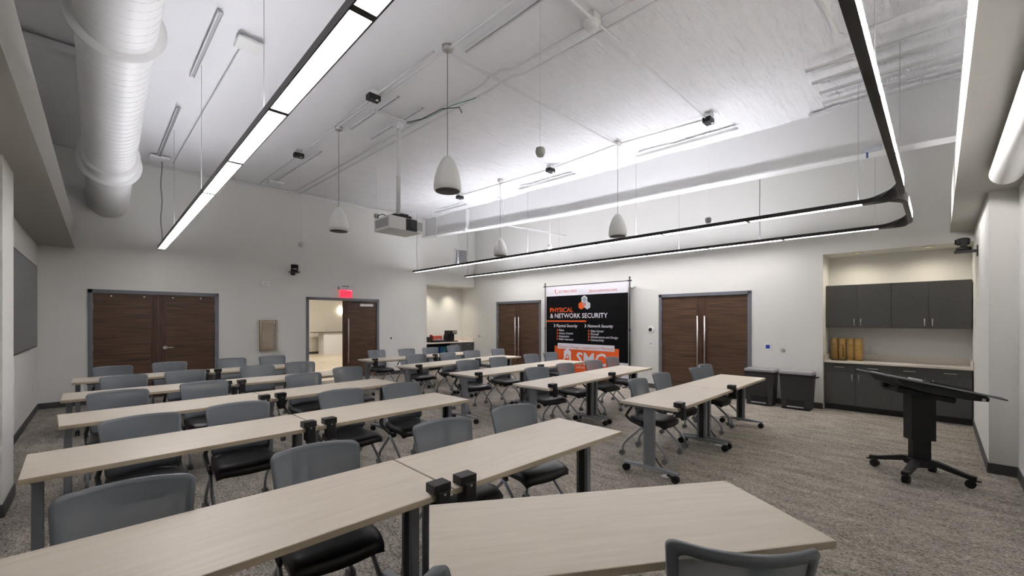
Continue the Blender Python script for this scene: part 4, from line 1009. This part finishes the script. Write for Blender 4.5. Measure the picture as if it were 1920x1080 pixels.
for (u, v), lab in BOX:
    p = on_ceil(u, v, .10); zt = zc(p.y); o = empty('ceiling_sensor', (p.x, p.y, zt - .14))
    MB().box((0, 0, .035), (.16, .11, .07), bev=.004).build('sensor_body', m_matte, o); MB().box((0, 0, .10), (.11, .11, .06), bev=.003).build('junction_box', m_white, o)
    MB().box((.03, -.045, -.001), (.03, .03, .006)).build('sensor_window', m_wplastic, o)
    tag(o, lab, 'sensor', 'black ceiling sensors')
def conduit(pts, label, r=.013, offs=.045):
    P_ = [Vector((x, y, zc(y) - offs - (.045 if x > 6.6 else 0))) for x, y in pts]
    o = MB().tube(P_, r, 8).build('conduit', m_white); tag(o, label, 'conduit', 'white ceiling conduits')
conduit([(2.72, .2), (2.70, 3.75), (2.64, 6.6), (2.60, 10.9)], 'white ceiling conduit over the bullet speakers on the duct side')
conduit([(2.62, 3.9), (2.60, 6.5)], 'short white ceiling conduit beside the speaker line, projector side', .011)
conduit([(3.46, .1), (3.46, 3.5), (3.38, 3.62), (3.38, 3.85), (3.44, 4.0), (3.38, 10.9)], 'white ceiling conduit past the strobe, kinked at the crossing')
conduit([(3.62, .1), (3.62, 3.5), (3.56, 3.62), (3.56, 3.85), (3.58, 4.0), (3.52, 11.1)], 'white ceiling conduit past the strobe, outer one of the pair')
conduit([(2.74, 3.76), (6.2, 3.77)], 'white cross conduit joining two bullet speakers', .013, .078)
conduit([(.9, 2.32), (6.28, 2.34)], 'white cross conduit ending at the front sensor box', .013, .078)
conduit([(6.30, 8.2), (6.36, 5.43), (6.20, 3.8), (6.28, 2.36)], 'white ceiling conduit along the roof beam side')
conduit([(1.10, 5.35), (1.03, 10.7)], 'thin white conduit running from the access point to the back wall', .009)
conduit([(4.3, .74), (5.25, .71), (5.34, .66), (5.36, .50), (5.36, -.4)], 'thick white conduit bend above the front run of the pendant', .022, .075)
conduit([(.3, 11.05), (3.0, 11.05), (7.0, 11.05)], 'white conduit along the top of the back wall', .013, .078)
def rail(x0, y0, x1, y1, label, w_=.042, dz=.016):
    c = Vector(((x0 + x1) / 2, (y0 + y1) / 2, 0)); L = math.hypot(x1 - x0, y1 - y0); a = math.atan2(y1 - y0, x1 - x0); drop = .085 if c.x > 5.5 else .03
    z = zc(c.y) - drop - dz; M = Matrix.Rotation(a, 3, 'Z') @ Matrix.Rotation(-math.atan(CEK * math.sin(a)), 3, 'Y')
    o = empty('ceiling_rail', (c.x, c.y, z))
    for s in (-1, 1): MB().box(M @ Vector((0, s * w_ / 2, 0)), (L, .008, .022), M).build('rail_flange', m_white, o)
    MB().box(M @ Vector((0, 0, .008)), (L, w_, .005), M).build('rail_web', m_lid, o)
    tag(o, label, 'ceiling rail', 'white strut rails on the ceiling')
rail(.83, 4.88, .81, 6.5, 'white strut rail between the duct and the access point'); rail(.80, 7.65, .79, 10.4, 'white strut rail running to the linear pendant canopy')
rail(3.22, 6.65, 3.24, 5.1, 'bluish white strut rail carrying the projector pole'); rail(2.82, 6.54, 2.84, 5.06, 'white strut rail beside the projector mount')
rail(2.86, 3.66, 2.87, 1.2, 'white strut rail starting at the bullet speaker near the strobe'); rail(2.79, 10.4, 2.85, 7.85, 'white strut rail by the rear sensor box')
rail(6.77, 3.75, 6.77, 2.1, 'white strut rail by the roof beam near the front sensor'); rail(6.77, 6.67, 6.77, 5.1, 'white strut rail by the roof beam in the middle of the room'); rail(6.77, 10.0, 6.77, 8.6, 'white strut rail by the roof beam near the back wall')
for k, (x, y) in enumerate(((5.74, 1.07), (6.09, 1.07), (6.42, 1.05), (6.74, 1.07), (7.03, 1.27))): rail(x, y, x - .04, -.5, 'white strut rail above the pendant corner, %s from the roof beam' % ['fifth', 'fourth', 'third', 'second', 'first'][k])
cr_ = MB().box((3.07, 5.62, zc(5.6) - .07), (.62, .042, .03)).build('mount_crossbar', m_white); tag(cr_, 'white crossbar joining two strut rails at the projector mount', 'crossbar')
# projector
p = on_ceil(747, 228, .06); pj = empty('projector', (p.x, p.y, 2.88)); zt = zc(p.y) - 2.88 - .06
MB().cyl((0, 0, .30), (0, 0, zt), .032, 14).cyl((0, 0, .85), (0, 0, .87), .036, 14).build('pole', m_white, pj)
MB().cyl((-.05, 0, zt - .04), (.05, 0, zt - .04), .075, 16).build('tilt_plate', m_white, pj)
Mp = Matrix.Rotation(R(4), 3, 'Z')
MB().box((0, 0, .115), (.56, .44, .19), Mp, bev=.012).build('projector_body', m_wplastic, pj)
MB().box((0, 0, .245), (.30, .26, .05), Mp, bev=.01).box((.06, .0, .275), (.12, .16, .05), Mp).build('mount_bracket', m_matte, pj)
MB().box(Mp @ Vector((.08, -.222, .115)), (.19, .012, .17), Mp).build('lens_panel', m_matte, pj)
MB().cyl(Mp @ Vector((.09, -.20, .115)), Mp @ Vector((.09, -.245, .115)), .055, 18).build('lens', m_black, pj)
MB().box(Mp @ Vector((.225, -.222, .115)), (.10, .006, .13), Mp).build('exhaust_grille', m_lid, pj)
MB().box(Mp @ Vector((-.282, 0, .12)), (.006, .34, .12), Mp).build('side_grille', m_lid, pj)
MB().tube([(-.12, .05, .23), (-.22, .05, .27), (-.28, .1, .25), (-.25, .15, .20)], .007, 6).build('cable', m_matte, pj)
tag(pj, 'white projector hanging from a ceiling pole', 'projector')
g = MB().tube([(3.25, 5.55, zc(5.5) - .1), (3.36, 5.3, zc(5.3) - .09), (3.42, 4.9, zc(5) - .06), (3.50, 4.6, zc(4.6) - .11), (3.51, 4.55, zc(4.6) - .2)], .006, 6).build('loose_cable', m_matte); tag(g, 'loose black cable drooping from the ceiling near the projector pole', 'cable')
g = MB().tube([(3.28, 5.6, zc(5.5) - .1), (3.40, 5.2, zc(5.2) - .085), (3.46, 4.7, zc(4.7) - .06), (3.58, 4.3, zc(4.3) - .05)], .005, 6).build('loose_cable', m_green); tag(g, 'loose green cable along the ceiling near the projector pole', 'cable')
# access point, strobe, sprinkler-like box
p = on_ceil(467, 85, .08); o = empty('access_point', (p.x, p.y, zc(p.y) - .10))
MB().box((0, 0, .018), (.24, .24, .036), bev=.012).build('access_point_body', m_wplastic, o); MB().box((0, .02, .062), (.13, .13, .06)).build('junction_box', m_white, o); tag(o, 'square white wireless access point on the ceiling beside the duct', 'access point')
p = on_ceil(1110, 45, .08); o = empty('ceiling_strobe', (p.x, p.y, zc(p.y) - .14))
MB().lathe([(0, 0), (.05, 0), (.065, .02), (.07, .05), (.085, .055), (.085, .08), (0, .08)], (0, 0, 0), 24).build('strobe_body', m_wplastic, o); MB().box((0, 0, .11), (.13, .13, .06), bev=.004).build('junction_box', m_white, o); tag(o, 'white ceiling strobe at the conduit crossing', 'alarm')
p = on_ceil(516, 345, .05); o = MB().box((p.x, p.y, zc(p.y) - .03), (.30, .26, .05), bev=.006).build('ceiling_canopy', m_white); tag(o, 'flat white ceiling box at the end of the rear strut rail', 'ceiling box')
# small beam items
o = MB().box((7.04, 8.98, 4.02), (.08, .12, .10), bev=.005).build('junction_box', m_white); tag(o, 'white junction box on the underside of the roof beam', 'junction box')
q = on_x(1636, 281, 7.10); o = empty('beam_driver', (7.065, q.y, q.z)); MB().box((0, 0, 0), (.03, .17, .06), bev=.004).build('driver_case', m_bsilver, o); MB().cyl((0, .05, -.03), (0, .05, -.10), .01, 8).build('blue_connector', m_blue, o); tag(o, 'small grey driver with a blue connector on the beam flange', 'driver')
for (yy, tl) in ((10.5, 'white conduit drop on the beam face near the back wall'), (7.6, 'white conduit drop on the beam face in mid room')):
    o = MB().tube([(6.95, yy, zc(yy) - .07), (7.13, yy, zc(yy) - .08), (7.15, yy, zc(yy) - .15), (7.15, yy, 4.12), (7.12, yy - .06, 4.02)], .012, 8).build('conduit', m_white); tag(o, tl, 'conduit', 'white ceiling conduits')
o = MB().tube([(7.15, 7.5, 3.93), (8.2, 7.35, 3.93), (9.19, 7.25, 3.93)], .014, 8).build('conduit', m_white); tag(o, 'white horizontal conduit from the beam to the banner wall', 'conduit', 'white ceiling conduits')
